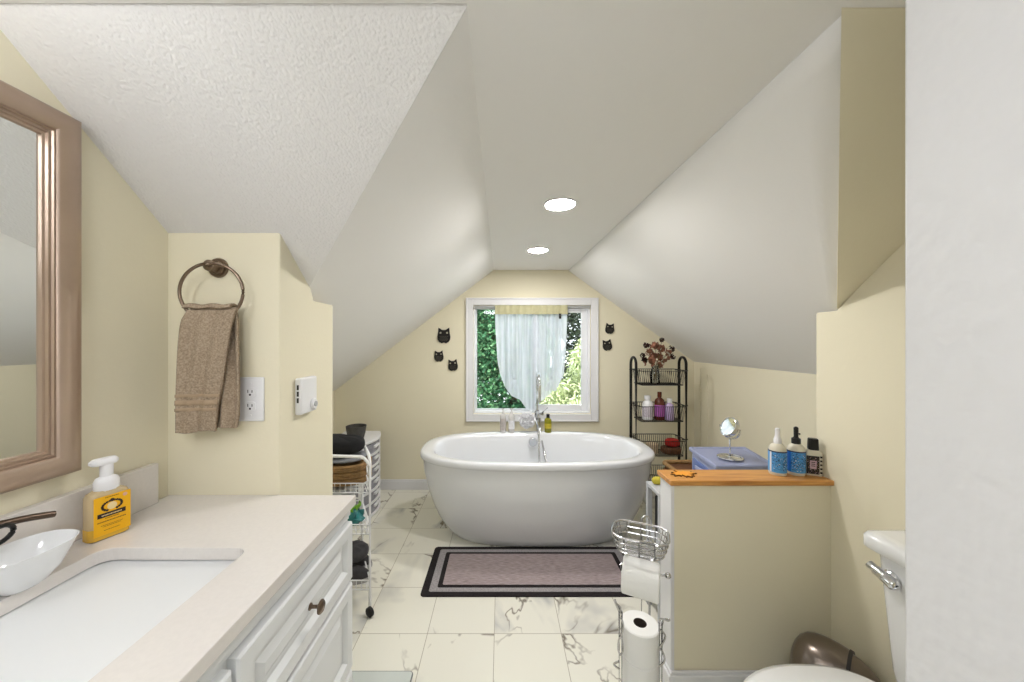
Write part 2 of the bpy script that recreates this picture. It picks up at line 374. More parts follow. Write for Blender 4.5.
class Thing:
    """An Empty at the base of a thing; parts are given in world coordinates (or local if local=True)."""
    def __init__(s, name, label, cat, loc=(0,0,0), rotz=0, group=None, local=False, tilt=None):
        e = bpy.data.objects.new(name, None); C.objects.link(e); e.empty_display_size = 0.05
        e.location = loc; e.rotation_euler = tilt if tilt else (0, 0, rotz)
        tag(e, label, cat, group); s.e = e; s.o = (0,0,0) if local else loc
    def part(s, name, mb, mats, parent=None, label=None, **k):
        o = mb.build(name, mats, parent or s.e, s.o, **k)
        if label: o['label'] = label
        return o

def struct(name, mb, mats, **k):
    o = mb.build(name, mats, None, (0,0,0), **k); o['kind'] = 'structure'; return o

def text_mesh(s, size, name, matl, parent, Mtx, align='CENTER', extrude=0.0002):
    cu = bpy.data.curves.new('lettering', 'FONT'); cu.body = s; cu.size = size; cu.align_x = align; cu.align_y = 'CENTER'; cu.extrude = extrude
    ob = bpy.data.objects.new('lettering', cu); C.objects.link(ob)
    dg = bpy.context.evaluated_depsgraph_get(); dg.update()
    me = bpy.data.meshes.new_from_object(ob.evaluated_get(dg)); C.objects.unlink(ob); bpy.data.objects.remove(ob)
    me.transform(Mtx); me.materials.clear(); me.materials.append(matl); me.name = name
    o = bpy.data.objects.new(name, me); C.objects.link(o); o.parent = parent
    return o

def arc(cx, cy, r, a0, a1, n):
    return [(cx + r*math.cos(a0+(a1-a0)*i/n), cy + r*math.sin(a0+(a1-a0)*i/n)) for i in range(n+1)]
def rrect(x0, x1, y0, y1, r, n=6):
    return (arc(x1-r, y0+r, r, -PI/2, 0, n) + arc(x1-r, y1-r, r, 0, PI/2, n) + arc(x0+r, y1-r, r, PI/2, PI, n) + arc(x0+r, y0+r, r, PI, 1.5*PI, n))
def catmull(pts, n=8, closed=False):
    pts = [Vector(p) for p in pts]; out = []; k = len(pts)
    rng = range(k if closed else k-1)
    for i in rng:
        g = lambda j: pts[j % k] if closed else pts[max(0, min(k-1, j))]
        p0, p1, p2, p3 = g(i-1), g(i), g(i+1), g(i+2)
        for t in range(n):
            t = t/n
            out.append(0.5*((2*p1)+(-p0+p2)*t+(2*p0-5*p1+4*p2-p3)*t*t+(-p0+3*p1-3*p2+p3)*t**3))
    if not closed: out.append(pts[-1])
    return out
def superring(cx, cy, a, b, z, n=2.6, seg=72):
    out = []
    for i in range(seg):
        t = 2*PI*i/seg; c, s = math.cos(t), math.sin(t)
        out.append((cx + a*math.copysign(abs(c)**(2/n), c), cy + b*math.copysign(abs(s)**(2/n), s), z))
    return out

# ================================================================== ROOM SHELL
XL, XR = -1.007, 1.25          # side walls of the main room
YB = 3.21                      # gable wall with window
ZC = 1.98                      # flat ceiling
KL, KR = -1.50, 1.745          # knee walls of the dormer
SL = 0.759                     # left slope
fl = -0.066                    # left edge of flat strip
def zmain(y): return 2.551 - 0.83*y
def zl(x): return ZC - SL*(fl - x)
def ztopx(y): return 0.678 + (0.615-0.678)*(y-0.70)/(3.21-0.70)
def zr(x, y): return ZC - (ZC-1.158)/(KR-ztopx(y))*(x-ztopx(y))

struct('floor', MB().box(-1.7, 2.0, -1.7, 3.35, -0.06, 0.0), M['marble'], smooth=False)
# ceiling: one flat sheet reaching into the dormer
cp = [(-1.1,-1.65),(1.35,-1.65),(1.35,0.69),(ztopx(0.69),0.69),(ztopx(3.3),3.3),(fl,3.3),(fl,0.681),(-1.1,0.681)]
struct('ceiling', MB().prism(cp, lambda p:(p[0],p[1],ZC), lambda p:(p[0],p[1],ZC+0.06)), M['white_ceiling'], smooth=False)
vy = lambda x: 0.688 + (fl-x)*SL/0.83
mp_ = [(-1.12,0.678),(fl+0.01,0.678),(-1.12,vy(-1.12))]
struct('ceiling_slope_left', MB().prism(mp_, lambda p:(p[0],p[1],zmain(p[1])), lambda p:(p[0],p[1],zmain(p[1])+0.07)), M['knockdown'], smooth=False)
dl = [(fl,0.688),(fl,3.3),(-1.6,3.3),(-1.6,vy(-1.6))]
struct('ceiling_dormer_left', MB().prism(dl, lambda p:(p[0],p[1],zl(p[0])), lambda p:(p[0],p[1],zl(p[0])+0.05)), M['white_ceiling'], smooth=False)
def drf(u, v):
    y0 = 0.700 + min(1.16*u, 0.665)
    y = y0 + (3.3 - y0)*v
    xt = ztopx(y); x = xt + (1.85-xt)*u
    return (x, y, zr(x, y))
g = MB().grid(drf, 24, 24)
struct('ceiling_dormer_right', g, M['white_ceiling'], solid=0.012)
mr = [(0.662,0.69),(1.25,1.321),(1.36,1.321),(1.36,0.69)]
struct('ceiling_slope_right', MB().prism(mr, lambda p:(p[0],p[1],zmain(p[1])), lambda p:(p[0],p[1],zmain(p[1])+0.085)), M['cream'], smooth=False)
# side walls of main room
pl = [(-1.65,0),(1.10,0),(1.10,zmain(1.10)+0.04),(0.69,ZC+0.04),(-1.65,ZC+0.04)]
struct('wall_left', MB().prism(pl, lambda p:(XL,p[0],p[1]), lambda p:(XL-0.08,p[0],p[1])), M['cream'], smooth=False)
pr = [(0.2,0),(1.409,0),(1.409,1.446),(1.325,1.446),(0.69,ZC+0.04),(0.2,ZC+0.04)]
struct('wall_right', MB().prism(pr, lambda p:(XR,p[0],p[1]), lambda p:(XR+0.52,p[0],p[1])), M['cream'], smooth=False, bevel=0.004)
ps = [(1.074,0),(1.414,0),(1.414,1.477),(1.27,1.477),(1.245,zmain(1.245)+0.01),(1.074,zmain(1.074)+0.01)]
struct('wall_stub', MB().prism(ps, lambda p:(-0.669,p[0],p[1]), lambda p:(-1.58,p[0],p[1])), M['cream'], smooth=False, bevel=0.004)
struct('wall_knee_left', MB().box(KL-0.08, KL, 1.35, 3.3, 0, 0.98), M['cream'], smooth=False)
struct('wall_knee_right', MB().box(KR, KR+0.08, 1.38, 3.3, 0, 1.20), M['cream'], smooth=False)
# gable wall with the window hole
WX0, WX1, WZ0, WZ1 = -0.250, 0.811, 0.680, 1.662
wb = MB()
for a in [(KL-0.1, WX0, 0, 2.06), (WX1, KR+0.1, 0, 2.06), (WX0, WX1, 0, WZ0), (WX0, WX1, WZ1, 2.06)]:
    wb.box(a[0], a[1], YB, YB+0.14, a[2], a[3])
struct('wall_back', wb, M['cream'], smooth=False)
struct('wall_front', MB().box(-1.7, 1.85, -1.72, -1.64, 0, 2.04), M['cream'], smooth=False)
# partition beside the toilet, its long face seen at the far right
struct('wall_partition', MB().box(0.500, 0.62, -1.64, 0.4412, 0, ZC+0.02), M['orange_peel'], bevel=0.004)
struct('wall_closet', MB().box(0.62, 1.8, 0.12, 0.2, 0, ZC+0.02), M['cream'], smooth=False)
# baseboards
def baseboard(name, x0, x1, y0, y1, face, h=0.09):
    mb = MB(); mb.box(x0, x1, y0, y1, 0, h-0.012)
    e = 0.006
    if face == '-y': mb.box(x0, x1, y0+e, y1, h-0.012, h)
    if face == '-x': mb.box(x0+e, x1, y0, y1, h-0.012, h)
    if face == '+x': mb.box(x0, x1-e, y0, y1, h-0.012, h)
    struct(name, mb, M['trim'], bevel=0.002)
baseboard('baseboard_back', KL, KR, YB-0.016, YB, '-y')
baseboard('baseboard_left', KL, KL+0.016, 1.414, YB-0.016, '+x')
baseboard('baseboard_right', KR-0.016, KR, 1.47, YB-0.016, '-x')
# pony wall
struct('wall_pony', MB().box(0.656, XR, 1.345, 1.43, 0, 0.789), M['cream'], smooth=False)
struct('trim_1', MB().box(0.642, 0.656, 1.343, 1.432, 0, 0.789), M['trim'], bevel=0.002)
baseboard('baseboard_pony', 0.642, XR, 1.329, 1.343, '-y')
baseboard('baseboard_pony_end', 0.628, 0.642, 1.329, 1.434, '-x')
# faint vertical casing strip on the right knee wall
struct('trim_2', MB().box(KR-0.004, KR, 3.00, 3.02, 0.1, 1.05).box(KR-0.004, KR, 3.10, 3.12, 0.1, 1.10), M['cream'], bevel=0.001)

# ================================================================== WINDOW
wmb = MB()
cw = 0.066
yo = YB - 0.018
x0, x1, z0, z1 = -0.316, 0.877, 0.614, 1.728
for a in [(x0, x0+cw, z0, z1), (x1-cw, x1, z0, z1), (x0+cw, x1-cw, z1-cw, z1), (x0+cw, x1-cw, z0, z0+cw)]:
    wmb.box(a[0], a[1], yo, YB, a[2], a[3])
# raised outer bead of the casing
bd = 0.014
for a in [(x0, x0+bd, z0, z1), (x1-bd, x1, z0, z1), (x0+bd, x1-bd, z1-bd, z1), (x0+bd, x1-bd, z0, z0+bd)]:
    wmb.box(a[0], a[1], yo-0.006, yo, a[2], a[3])
win = struct('window_1', wmb, M['trim'], bevel=0.003)
def child(name, mb, mats, parent, **k):
    return mb.build(name, mats, parent, (0,0,0), **k)
fmb = MB(); f0 = 0.018
for a in [(WX0, WX0+f0, WZ0, WZ1), (WX1-f0, WX1, WZ0, WZ1), (WX0+f0, WX1-f0, WZ1-f0, WZ1), (WX0+f0, WX1-f0, WZ0, WZ0+f0)]:
    fmb.box(a[0], a[1], YB+0.02, YB+0.13, a[2], a[3])
child('window_frame', fmb, M['vinyl'], win, bevel=0.003)
def sash(name, xa, xb, ya, yb, wl, wr, wt, wbm):
    m = MB(); za, zb = WZ0+f0, WZ1-f0
    m.box(xa, xa+wl, ya, yb, za, zb).box(xb-wr, xb, ya, yb, za, zb).box(xa+wl, xb-wr, ya, yb, zb-wt, zb).box(xa+wl, xb-wr, ya, yb, za, za+wbm)
    s_ = child(name, m, M['vinyl'], win, bevel=0.003)
    child('window_glass', MB().box(xa+wl, xb-wr, (ya+yb)/2-0.002, (ya+yb)/2+0.002, za+wbm, zb-wt), M['pane'], s_, smooth=False)
sash('sash', WX0+f0, 0.33, YB+0.09, YB+0.12, 0.008, 0.03, 0.010, 0.010)
sash('sash', 0.30, WX1-f0, YB+0.05, YB+0.08, 0.035, 0.055, 0.045, 0.055)

# ================================================================== CURTAIN
YCU = YB + 0.012
rod = MB().tube([(WX0, YCU, 1.636), (WX1, YCU, 1.636)], 0.007, 12)
tag(rod.build('tension_rod', M['white_wire'], None, (0.28, YCU, 1.636)), 'thin white tension rod across the top of the window opening', 'curtain rod')
prof = [(495,340),(496.5,362),(499,374),(504,387),(511,396),(519,399),(525.5,408),(533,412),(540,402),(549,395),(558.5,387),(564.6,374),(566.4,355),(567,345)]
def interp(t, tab):
    if t <= tab[0][0]: return tab[0][1]
    for (a, b), (c, d) in zip(tab, tab[1:]):
        if t <= c: return b + (d-b)*(t-a)/(c-a)
    return tab[-1][1]
def cur(u, v):
    px = 495 + 72*u
    yb = interp(px, prof)
    # pull cloth towards the centre as it falls
    py = 306 + (yb-306)*v
    pxx = px + (531-px)*0.03*v*v
    fold = 0.022*math.sin(u*54 + 1.2*math.sin(u*9)) * (0.45+0.55*abs(math.sin(u*4.2+0.4))) + 0.012*math.sin(u*17)*v
    side = min(u, 1-u)
    fold *= min(1, side*7+0.15)
    sw = 0.006*math.sin(v*22 + (0.5-abs(u-0.5))*30) * max(0, v-0.55) * 2
    p = P(pxx, py, YCU)
    return (p.x, YCU - 0.002 + fold*0.9 + sw - 0.004*v, p.z)
ct = Thing('sheer_curtain', 'white sheer curtain tied up at both sides over the window', 'curtain', (0.27, YCU, 1.636))
cm = MB().grid(cur, 180, 60)
body = ct.part('panel', cm, M['sheer'], recalc=False)
ct.part('rod_pocket', MB().grid(lambda u, v: (P(495+72*u, 306, YCU).x, YCU - 0.034 + 0.004*math.sin(u*70), P(0, 305.5+9*v, YCU).z), 120, 4), M['sheer_band'], label='yellowish gathered rod pocket band')
ct.part('care_tag', MB().box(P(558,0,YCU).x, P(560.5,0,YCU).x, YCU-0.044, YCU-0.041, P(0,319,YCU).z, P(0,314,YCU).z), M['slot'], label='small dark square tag')
for (px, py, s_) in ((514, 378, 1), (550, 377, -1)):
    c = P(px, py, YCU); c.y = YCU - 0.034
    m = MB()
    for a in (70, 110, 250, 285):
        d = Vector((math.cos(R(a))*s_, 0, math.sin(R(a))))
        n_ = Vector((-d.z, 0, d.x)); ln = 0.10 if a < 180 else 0.13
        if a < 180:
            m.grid(lambda u, v: c + d*ln*math.sin(u*PI)*1.0 + n_*(0.028*math.sin(u*2*PI)) + Vector((0, -0.004+0.014*(v-0.5), 0)) , 16, 2)
        else:
            m.grid(lambda u, v: c + d*ln*u + n_*((v-0.5)*0.028*(0.4+u)) + Vector((0, -0.006*math.sin(u*5), 0)), 10, 2)
    m.sphere(c, 0.011, 10)
    ct.part('tie_bow', m, M['sheer'], recalc=False)

# ================================================================== OUTSIDE
struct('ground', MB().box(-14, 14, YB+1.0, 24, -2.9, -2.8), M['grass'], smooth=False)
def leaves(region, n, size, asp, droop=0.0, seed=1):
    rd = random.Random(seed); m = MB()
    for i in range(n):
        p = region(rd)
        if p is None: continue
        a = rd.uniform(0, 2*PI); el = rd.uniform(-0.9, 0.9) - droop
        d = Vector((math.cos(a)*math.cos(el), math.sin(a)*math.cos(el), math.sin(el)))
        x, y = frame_from_dir(d, Vector((rd.uniform(-1,1), rd.uniform(-1,1), rd.uniform(-1,1))).normalized())
        L_ = size*rd.uniform(0.6, 1.3); W_ = L_*asp
        m.v += [p, p + d*L_*0.5 + x*W_*0.5 + y*L_*0.06, p + d*L_, p + d*L_*0.5 - x*W_*0.5 + y*L_*0.06]
        k = len(m.v); m.f.append((k-4, k-3, k-2, k-1)); m.m.append(0)
    return m
def clump_region(centers):
    def f(rd):
        c, r = rd.choice(centers)
        while True:
            q = Vector((rd.uniform(-1,1), rd.uniform(-1,1), rd.uniform(-1,1)))
            if 0.45 < q.length < 1: break
        return Vector(c) + Vector((q.x*r, q.y*r*0.7, q.z*r))
    return f
rd = random.Random(5)
cl1 = [((rd.uniform(-1.6, 0.9), rd.uniform(7.4, 9.0), rd.uniform(-2.0, 3.4)), rd.uniform(0.30, 0.5)) for _ in range(150)]
t = Thing('leafy_tree', 'dark green leafy tree outside the left side of the window', 'tree', (-0.3, 8.2, -2.8))
t.part('foliage', leaves(clump_region(cl1), 95000, 0.09, 0.65, seed=2), M['leaf_green'], smooth=False, recalc=False)
t.part('trunk', MB().tube([(0.35,8.2,-2.8),(0.33,8.2,-0.5),(0.3,8.2,1.2),(0.3,8.2,2.2)], [0.16,0.13,0.09,0.04], 10), M['bark'])
cl2 = []
for i in range(110):
    xq = rd.uniform(0.85, 2.6); z = rd.uniform(-1.6, 0.75 + 0.35*xq); cl2.append(((xq, rd.uniform(5.6, 6.6), z), rd.uniform(0.2, 0.32)))
t = Thing('pale_conifer', 'sunlit pale green conifer outside the right side of the window', 'tree', (1.7, 6.1, -2.8))
t.part('foliage', leaves(clump_region(cl2), 46000, 0.11, 0.30, droop=0.7, seed=3), M['leaf_pale'], smooth=False, recalc=False)
t.part('trunk', MB().tube([(1.7,6.1,-2.8),(1.7,6.12,0),(1.72,6.1,1.6)], [0.14,0.1,0.04], 10), M['bark'])
cl3 = [((rd.uniform(0.7, 2.6), rd.uniform(9.8, 10.8), rd.uniform(0.0, 3.2)), rd.uniform(0.3, 0.45)) for _ in range(45)]
t = Thing('shaded_tree', 'dark shaded tree behind the pale conifer outside the window', 'tree', (1.6, 10.4, -2.8))
t.part('foliage', leaves(clump_region(cl3), 14000, 0.10, 0.6, seed=4), M['leaf_dark'], smooth=False, recalc=False)
t.part('trunk', MB().tube([(1.6,10.4,-2.8),(1.6,10.4,0),(1.62,10.4,2.2)], [0.16,0.12,0.05], 10), M['bark'])

# ================================================================== LIGHTS
def recessed(x, y, label):
    t = Thing('recessed_light', label, 'ceiling light', (x, y, ZC), group='recessed lights in the dormer ceiling')
    t.part('trim_ring', MB().lathe([(0.078,0.0),(0.078,-0.004),(0.070,-0.006),(0.066,-0.001)], (x,y,ZC), 40, cap0=False, cap1=False), M['trim'])
    t.part('diffuser', MB().lathe([(0.066,-0.0015),(0.066,-0.003),(0.03,-0.005),(0.001,-0.0055)], (x,y,ZC), 40, cap0=False), M['lamp'])
recessed(0.278, 1.672, 'larger round recessed ceiling light nearer the camera')
recessed(0.261, 2.508, 'smaller looking round recessed ceiling light nearer the window')
t = Thing('fill_light', 'added fill light behind the camera, built as a round flush dome', 'ceiling light', (-0.2, -0.45, ZC))  # unseen fill lamp, added to brighten the room from the camera side
t.part('rim', MB().lathe([(0.20,0),(0.20,-0.02),(0.185,-0.02)], (-0.2,-0.45,ZC), 40, cap0=False, cap1=False), M['nickel'])
t.part('diffuser', MB().lathe([(0.185,-0.015),(0.17,-0.05),(0.12,-0.08),(0.05,-0.095),(0.001,-0.097)], (-0.2,-0.45,ZC), 40, cap0=False), M['fill'])
t = Thing('vanity_light', 'four globe vanity light bar on the left wall above the mirror', 'wall light', (XL, 0.12, 1.87))
t.part('backplate', MB().box(XL, XL+0.02, -0.28, 0.50, 1.845, 1.895), M['nickel'], bevel=0.004)
for yy in (-0.2, 0.0, 0.2, 0.4):
    t.part('arm', MB().tube([(XL+0.02,yy,1.87),(XL+0.08,yy,1.87)], 0.012, 10), M['nickel'])
    t.part('globe', MB().sphere((XL+0.12,yy,1.87), 0.05, 20), M['globe'])

# ================================================================== VANITY
YV0, YV1 = -0.35, 1.073
CX = -0.438; ZT = 0.868
v = Thing('vanity_cabinet', 'white vanity cabinet with raised panel drawers under the pale counter', 'cabinet', (-0.72, 0.36, 0))
FX = -0.462
v.part('carcass', MB().box(XL+0.003, FX, YV0, YV1-0.006, 0.09, 0.838).box(XL+0.003, FX-0.06, YV0, YV1-0.02, 0.0, 0.09), M['cabinet'], bevel=0.002)
v.part('crown_moulding', MB().box(FX, FX+0.010, YV0, YV1-0.006, 0.812, 0.838).box(FX, FX+0.005, YV0, YV1-0.006, 0.800, 0.812), M['cabinet'], bevel=0.002)
def raised_front(name, ya, yb, za, zb, knob=True):
    th = 0.020; fw = 0.045
    m = MB(); X0 = FX; X1 = FX + th
    prof_ = [(0.0, 0.0), (0.0, th-0.004), (0.004, th), (fw-0.010, th), (fw-0.006, th-0.004), (fw, th-0.012), (fw+0.012, th-0.012), (fw+0.028, th-0.004), (fw+0.034, th-0.004)]
    rs = [[(X0+d, ya+i, za+i), (X0+d, yb-i, za+i), (X0+d, yb-i, zb-i), (X0+d, ya+i, zb-i)] for i, d in prof_]
    m.rings(rs)
    o = v.part(name, m, M['cabinet'], bevel=0.0008, angle=20)
    if knob:
        c = ((ya+yb)/2, (za+zb)/2)
        Mx = Matrix.Translation((X1-0.005, c[0], c[1])) @ Matrix.Rotation(R(90), 4, 'Y')
        v.part('knob', MB().lathe([(0.008,0),(0.008,0.003),(0.004,0.006),(0.004,0.018),(0.008,0.022),(0.0155,0.025),(0.0155,0.028),(0.012,0.031),(0.0115,0.0295),(0.007,0.032),(0.001,0.0325)], (0,0,0), 24, M_=Mx), M['nickel'], parent=o, label='round dark nickel knob')
    return o
raised_front('drawer', 0.598, 1.060, 0.628, 0.796)
raised_front('drawer', 0.598, 1.060, 0.365, 0.616)
raised_front('drawer', 0.598, 1.060, 0.105, 0.353)
raised_front('false_front', 0.12, 0.586, 0.628, 0.790, False)
raised_front('door', 0.12, 0.350, 0.105, 0.616)
raised_front('door', 0.358, 0.586, 0.105, 0.616)
raised_front('drawer', -0.34, 0.108, 0.628, 0.796)
raised_front('drawer', -0.34, 0.108, 0.365, 0.616)
# countertop with sink cut-out
SX0, SX1, SY0, SY1 = -0.892, -0.563, 0.255, 0.797
def counter_mesh():
    m = MB(); n = 6
    inner = rrect(SX0, SX1, SY0, SY1, 0.03, n)
    k = len(inner)
    # outer ring with one point matched to every inner point
    outer = []
    oc = [(CX, YV0), (CX, YV1), (XL+0.003, YV1), (XL+0.003, YV0)]
    for q in range(4):
        for i in range(n+1):
            outer.append(oc[q])
    vs = []
    for zz in (ZT-0.028, ZT):
        vs += [(p[0], p[1], zz) for p in inner] + [(p[0], p[1], zz) for p in outer]
    bm = MB()
    # unique outer corners per face: build quads/tris
    fs = []
    for i in range(k):
        j = (i+1) % k
        same = outer[i] == outer[j]
        if same:
            fs += [(k*2+i, k*2+j, k*3+i), (i, j, k+i)]
            fs += [(i, j, 2*k+j, 2*k+i)]
        else:
            fs += [(k*2+i, k*2+j, k*3+j, k*3+i), (i, j, k+j, k+i), (i, j, 2*k+j, 2*k+i), (k+i, k+j, 3*k+j, 3*k+i)]
    m.add(vs, fs); return m
cmb = counter_mesh()
ctp = Thing('countertop', 'pale beige quartz vanity countertop with sink cutout', 'countertop', (-0.72, 0.36, ZT-0.028))
o = ctp.part('slab', cmb, M['quartz'], smooth=False)
bm = bmesh.new(); bm.from_mesh(o.data); bmesh.ops.remove_doubles(bm, verts=bm.verts, dist=1e-5); bmesh.ops.recalc_face_normals(bm, faces=bm.faces); bm.to_mesh(o.data); bm.free()
md = o.modifiers.new('bevel', 'BEVEL'); md.width = 0.002; md.segments = 2; md.limit_method = 'ANGLE'; md.angle_limit = R(50)
ctp.part('backsplash', MB().box(XL+0.002, XL+0.022, YV0, 1.022, ZT, 0.982), M['quartz'], bevel=0.002)
# sink basin
def sink():
    m = MB(); rs = []
    D = [(0.0, 0.008, 0.008, 0.008, 0.034), (-0.03, 0.006, 0.004, -0.006, 0.036), (-0.062, 0.003, -0.006, -0.030, 0.045), (-0.092, -0.004, -0.025, -0.075, 0.06), (-0.114, -0.020, -0.050, -0.125, 0.07), (-0.130, -0.050, -0.08, -0.18, 0.07), (-0.142, -0.10, -0.11, -0.23, 0.04)]
    for dz, offl, off, offf, r in D:
        pts = rrect(SX0-offl, SX1+off, SY0-off, SY1+offf, max(0.02, r), 6)
        rs.append([(p[0], p[1], ZT-0.029+dz) for p in pts])
    m.rings(rs, cap0=False)
    # outer shell
    rs2 = [[(p[0], p[1], z) for p in rrect(SX0-o_, SX1+o_, SY0-o_, SY1+o_, 0.04, 6)] for o_, z in ((0.008, ZT-0.029), (0.014, ZT-0.032), (0.0, ZT-0.17), (-0.06, ZT-0.19))]
    m.rings(rs2, cap0=False)
    return m
s_ = Thing('undermount_sink', 'white rectangular undermount sink set into the counter', 'sink', (-0.73, 0.53, ZT-0.22))
s_.part('basin', sink(), M['porcelain'], recalc=True, angle=60)
s_.part('drain', MB().lathe([(0.024,0),(0.024,0.003),(0.018,0.004),(0.001,0.004)], (-0.73,0.5,ZT-0.176), 24), M['chrome'])

# faucet (dark bronze) partly in frame at far left
ft = Thing('sink_faucet', 'dark bronze sink faucet with long lever at the left edge', 'faucet', (-0.945, 0.52, ZT))
ft.part('handle_base', MB().lathe([(0.026,0),(0.026,0.006),(0.018,0.012),(0.015,0.07),(0.018,0.085),(0.016,0.108),(0.006,0.116)], (-0.950,0.548,ZT), 24), M['dark_bronze'])
ft.part('lever', MB().tube(catmull([(-0.950,0.548,ZT+0.108),(-0.945,0.60,ZT+0.118),(-0.936,0.675,ZT+0.119),(-0.925,0.735,ZT+0.106)], 8), [0.009]*8+[0.0075]*8+[0.0065]*9, 10), M['dark_bronze'])
ft.part('lever_loop', MB().tube([(-0.930+0.004*math.sin(a), 0.655+0.022*math.cos(a), ZT+0.104+0.017*math.sin(a)) for a in [2*PI*i/24 for i in range(24)]], 0.0042, 8, closed=True), M['black_plastic'])
ft.part('spout_base', MB().lathe([(0.026,0),(0.026,0.006),(0.016,0.012),(0.014,0.06)], (-0.945,0.44,ZT), 24), M['dark_bronze'])
ft.part('spout', MB().tube(catmull([(-0.945,0.44,ZT+0.05),(-0.93,0.44,ZT+0.12),(-0.86,0.44,ZT+0.13),(-0.81,0.44,ZT+0.09)], 8), 0.0115, 12), M['dark_bronze'])
# soap dish
sx, sy = -0.900, 0.668
d_ = MB()
profd = [(0.30,0.0),(0.42,0.004),(0.70,0.022),(0.95,0.052),(1.0,0.058),(0.97,0.058),(0.90,0.048),(0.62,0.020),(0.30,0.009),(0.01,0.007)]
d_.rings([superring(sx, sy, 0.056*r, 0.072*r, ZT+z*1.25, 2.4, 40) for r, z in profd])
tag(d_.build('soap_dish', M['porcelain'], None, (sx, sy, ZT), angle=60), 'shallow white ceramic dish beside the sink at the left edge', 'soap dish')

# ------------------------------------------------------------------ soap bottle
def soap_bottle():
    a = math.atan2(0.067, 0.023)       # width axis direction
    c = (-0.940, 0.846, ZT)
    t = Thing('soap_dispenser', 'clear foaming hand soap pump bottle with a yellow label on the counter', 'soap bottle', c, rotz=a, local=True)
    hw, hd = 0.036, 0.019
    def rr(w_, d_, z, r): return [(p[0], p[1], z) for p in rrect(-w_, w_, -d_, d_, r, 6)]
    b = MB().rings([rr(hw-.004, hd-.004, 0, .010), rr(hw, hd, .004, .012), rr(hw, hd, .100, .012), rr(hw-.003, hd-.002, .108, .012), rr(hw-.014, hd-.004, .114, .012)])
    body = t.part('bottle', b, M['soap_body'])
    t.part('soap', MB().rings([rr(hw+.0004, hd+.0004, .003, .012), rr(hw+.0004, hd+.0004, .030, .012)]), M['soap_liquid'], parent=body, label='amber soap in the bottom')
    # label on front face (local -y faces the room / camera)
    y = -hd - 0.0006
    lab = t.part('label', MB().box(-hw+.006, hw-.0015, y-0.0006, y, .012, .102), M['soap_label'], parent=body, smooth=False, label='yellow front label')
    # body part is level 1, label sub-part; print is one mesh on the label's own materials
    pr_ = MB()
    cx0 = 0.001
    yy = y - 0.0008
    pr_.box(cx0-0.025, cx0+0.024, yy-0.0004, yy, 0.053, 0.063, 0)          # banner
    for s2 in (-1, 1):                                                      # wreath of leaves
        for i in range(9):
            an = R(-60 + i*17) if s2 > 0 else R(240 - i*17)
            px_, pz_ = cx0 + 0.017*math.cos(an), 0.077 + 0.011*math.sin(an)
            pr_.prism(arc(px_, pz_, 0.0026, 0, 2*PI*0.93, 7), lambda p: (p[0], yy-0.0003, p[1]), lambda p: (p[0], yy, p[1]), 0)
    pr_.prism(arc(cx0, 0.076, 0.0085, 0, 2*PI*0.97, 20), lambda p: (p[0], yy-0.0005, p[1]), lambda p: (p[0], yy-0.0001, p[1]), 1)
    pr_.prism(arc(cx0, 0.089, 0.004, 0, 2*PI*0.95, 10), lambda p: (p[0], yy-0.0005, p[1]), lambda p: (p[0], yy-0.0001, p[1]), 0)
    pr_.prism(arc(0.024, 0.094, 0.0042, 0, 2*PI*0.95, 12), lambda p: (p[0], yy-0.0005, p[1]), lambda p: (p[0], yy-0.0001, p[1]), 2)
    for (z_, w_, h_) in ((0.049, 0.012, 0.0012), (0.042, 0.025, 0.0016), (0.034, 0.019, 0.0008), (0.031, 0.016, 0.0008), (0.022, 0.014, 0.0008), (0.097, 0.012, 0.0010)):
        x_ = cx0 - w_
        rr_ = random.Random(int(z_*1000))
        while x_ < cx0 + w_:
            wl = rr_.uniform(0.0012, 0.003)
            pr_.box(x_, min(x_+wl, cx0+w_), yy-0.0003, yy, z_, z_+h_*1.4, 3); x_ += wl + 0.0007
    x_ = -0.017
    rr_ = random.Random(3)
    while x_ < 0.018:
        wl = rr_.uniform(0.001, 0.0022); pr_.box(x_, x_+wl, yy-0.0008, yy-0.0004, 0.0565, 0.0590, 1); x_ += wl + 0.0008
    pr2 = pr_.build('label_print', [M['label_black'], M['label_cream'], M['label_pink'], M['label_brown']], lab, (0,0,0), smooth=False)
    lab.parent = t.e; 
    pump = t.part('pump', MB().lathe([(0.021,0.112),(0.0225,0.116),(0.0225,0.132),(0.019,0.140),(0.012,0.144),(0.012,0.172),(0.014,0.174)], (0,0,0), 28, sy=0.85), M['white_plastic'], label='white foaming pump')
    hp = rrect(-0.030, 0.020, -0.012, 0.012, 0.011, 6)
    t.part('pump_head', MB().rings([[(p[0]*0.85, p[1]*0.85, 0.172) for p in hp], [(p[0], p[1], 0.176) for p in hp], [(p[0], p[1], 0.182) for p in hp], [(p[0]*0.8, p[1]*0.8, 0.187) for p in hp]]), M['white_plastic'], label='white pump head')
    return t
soap_bottle()

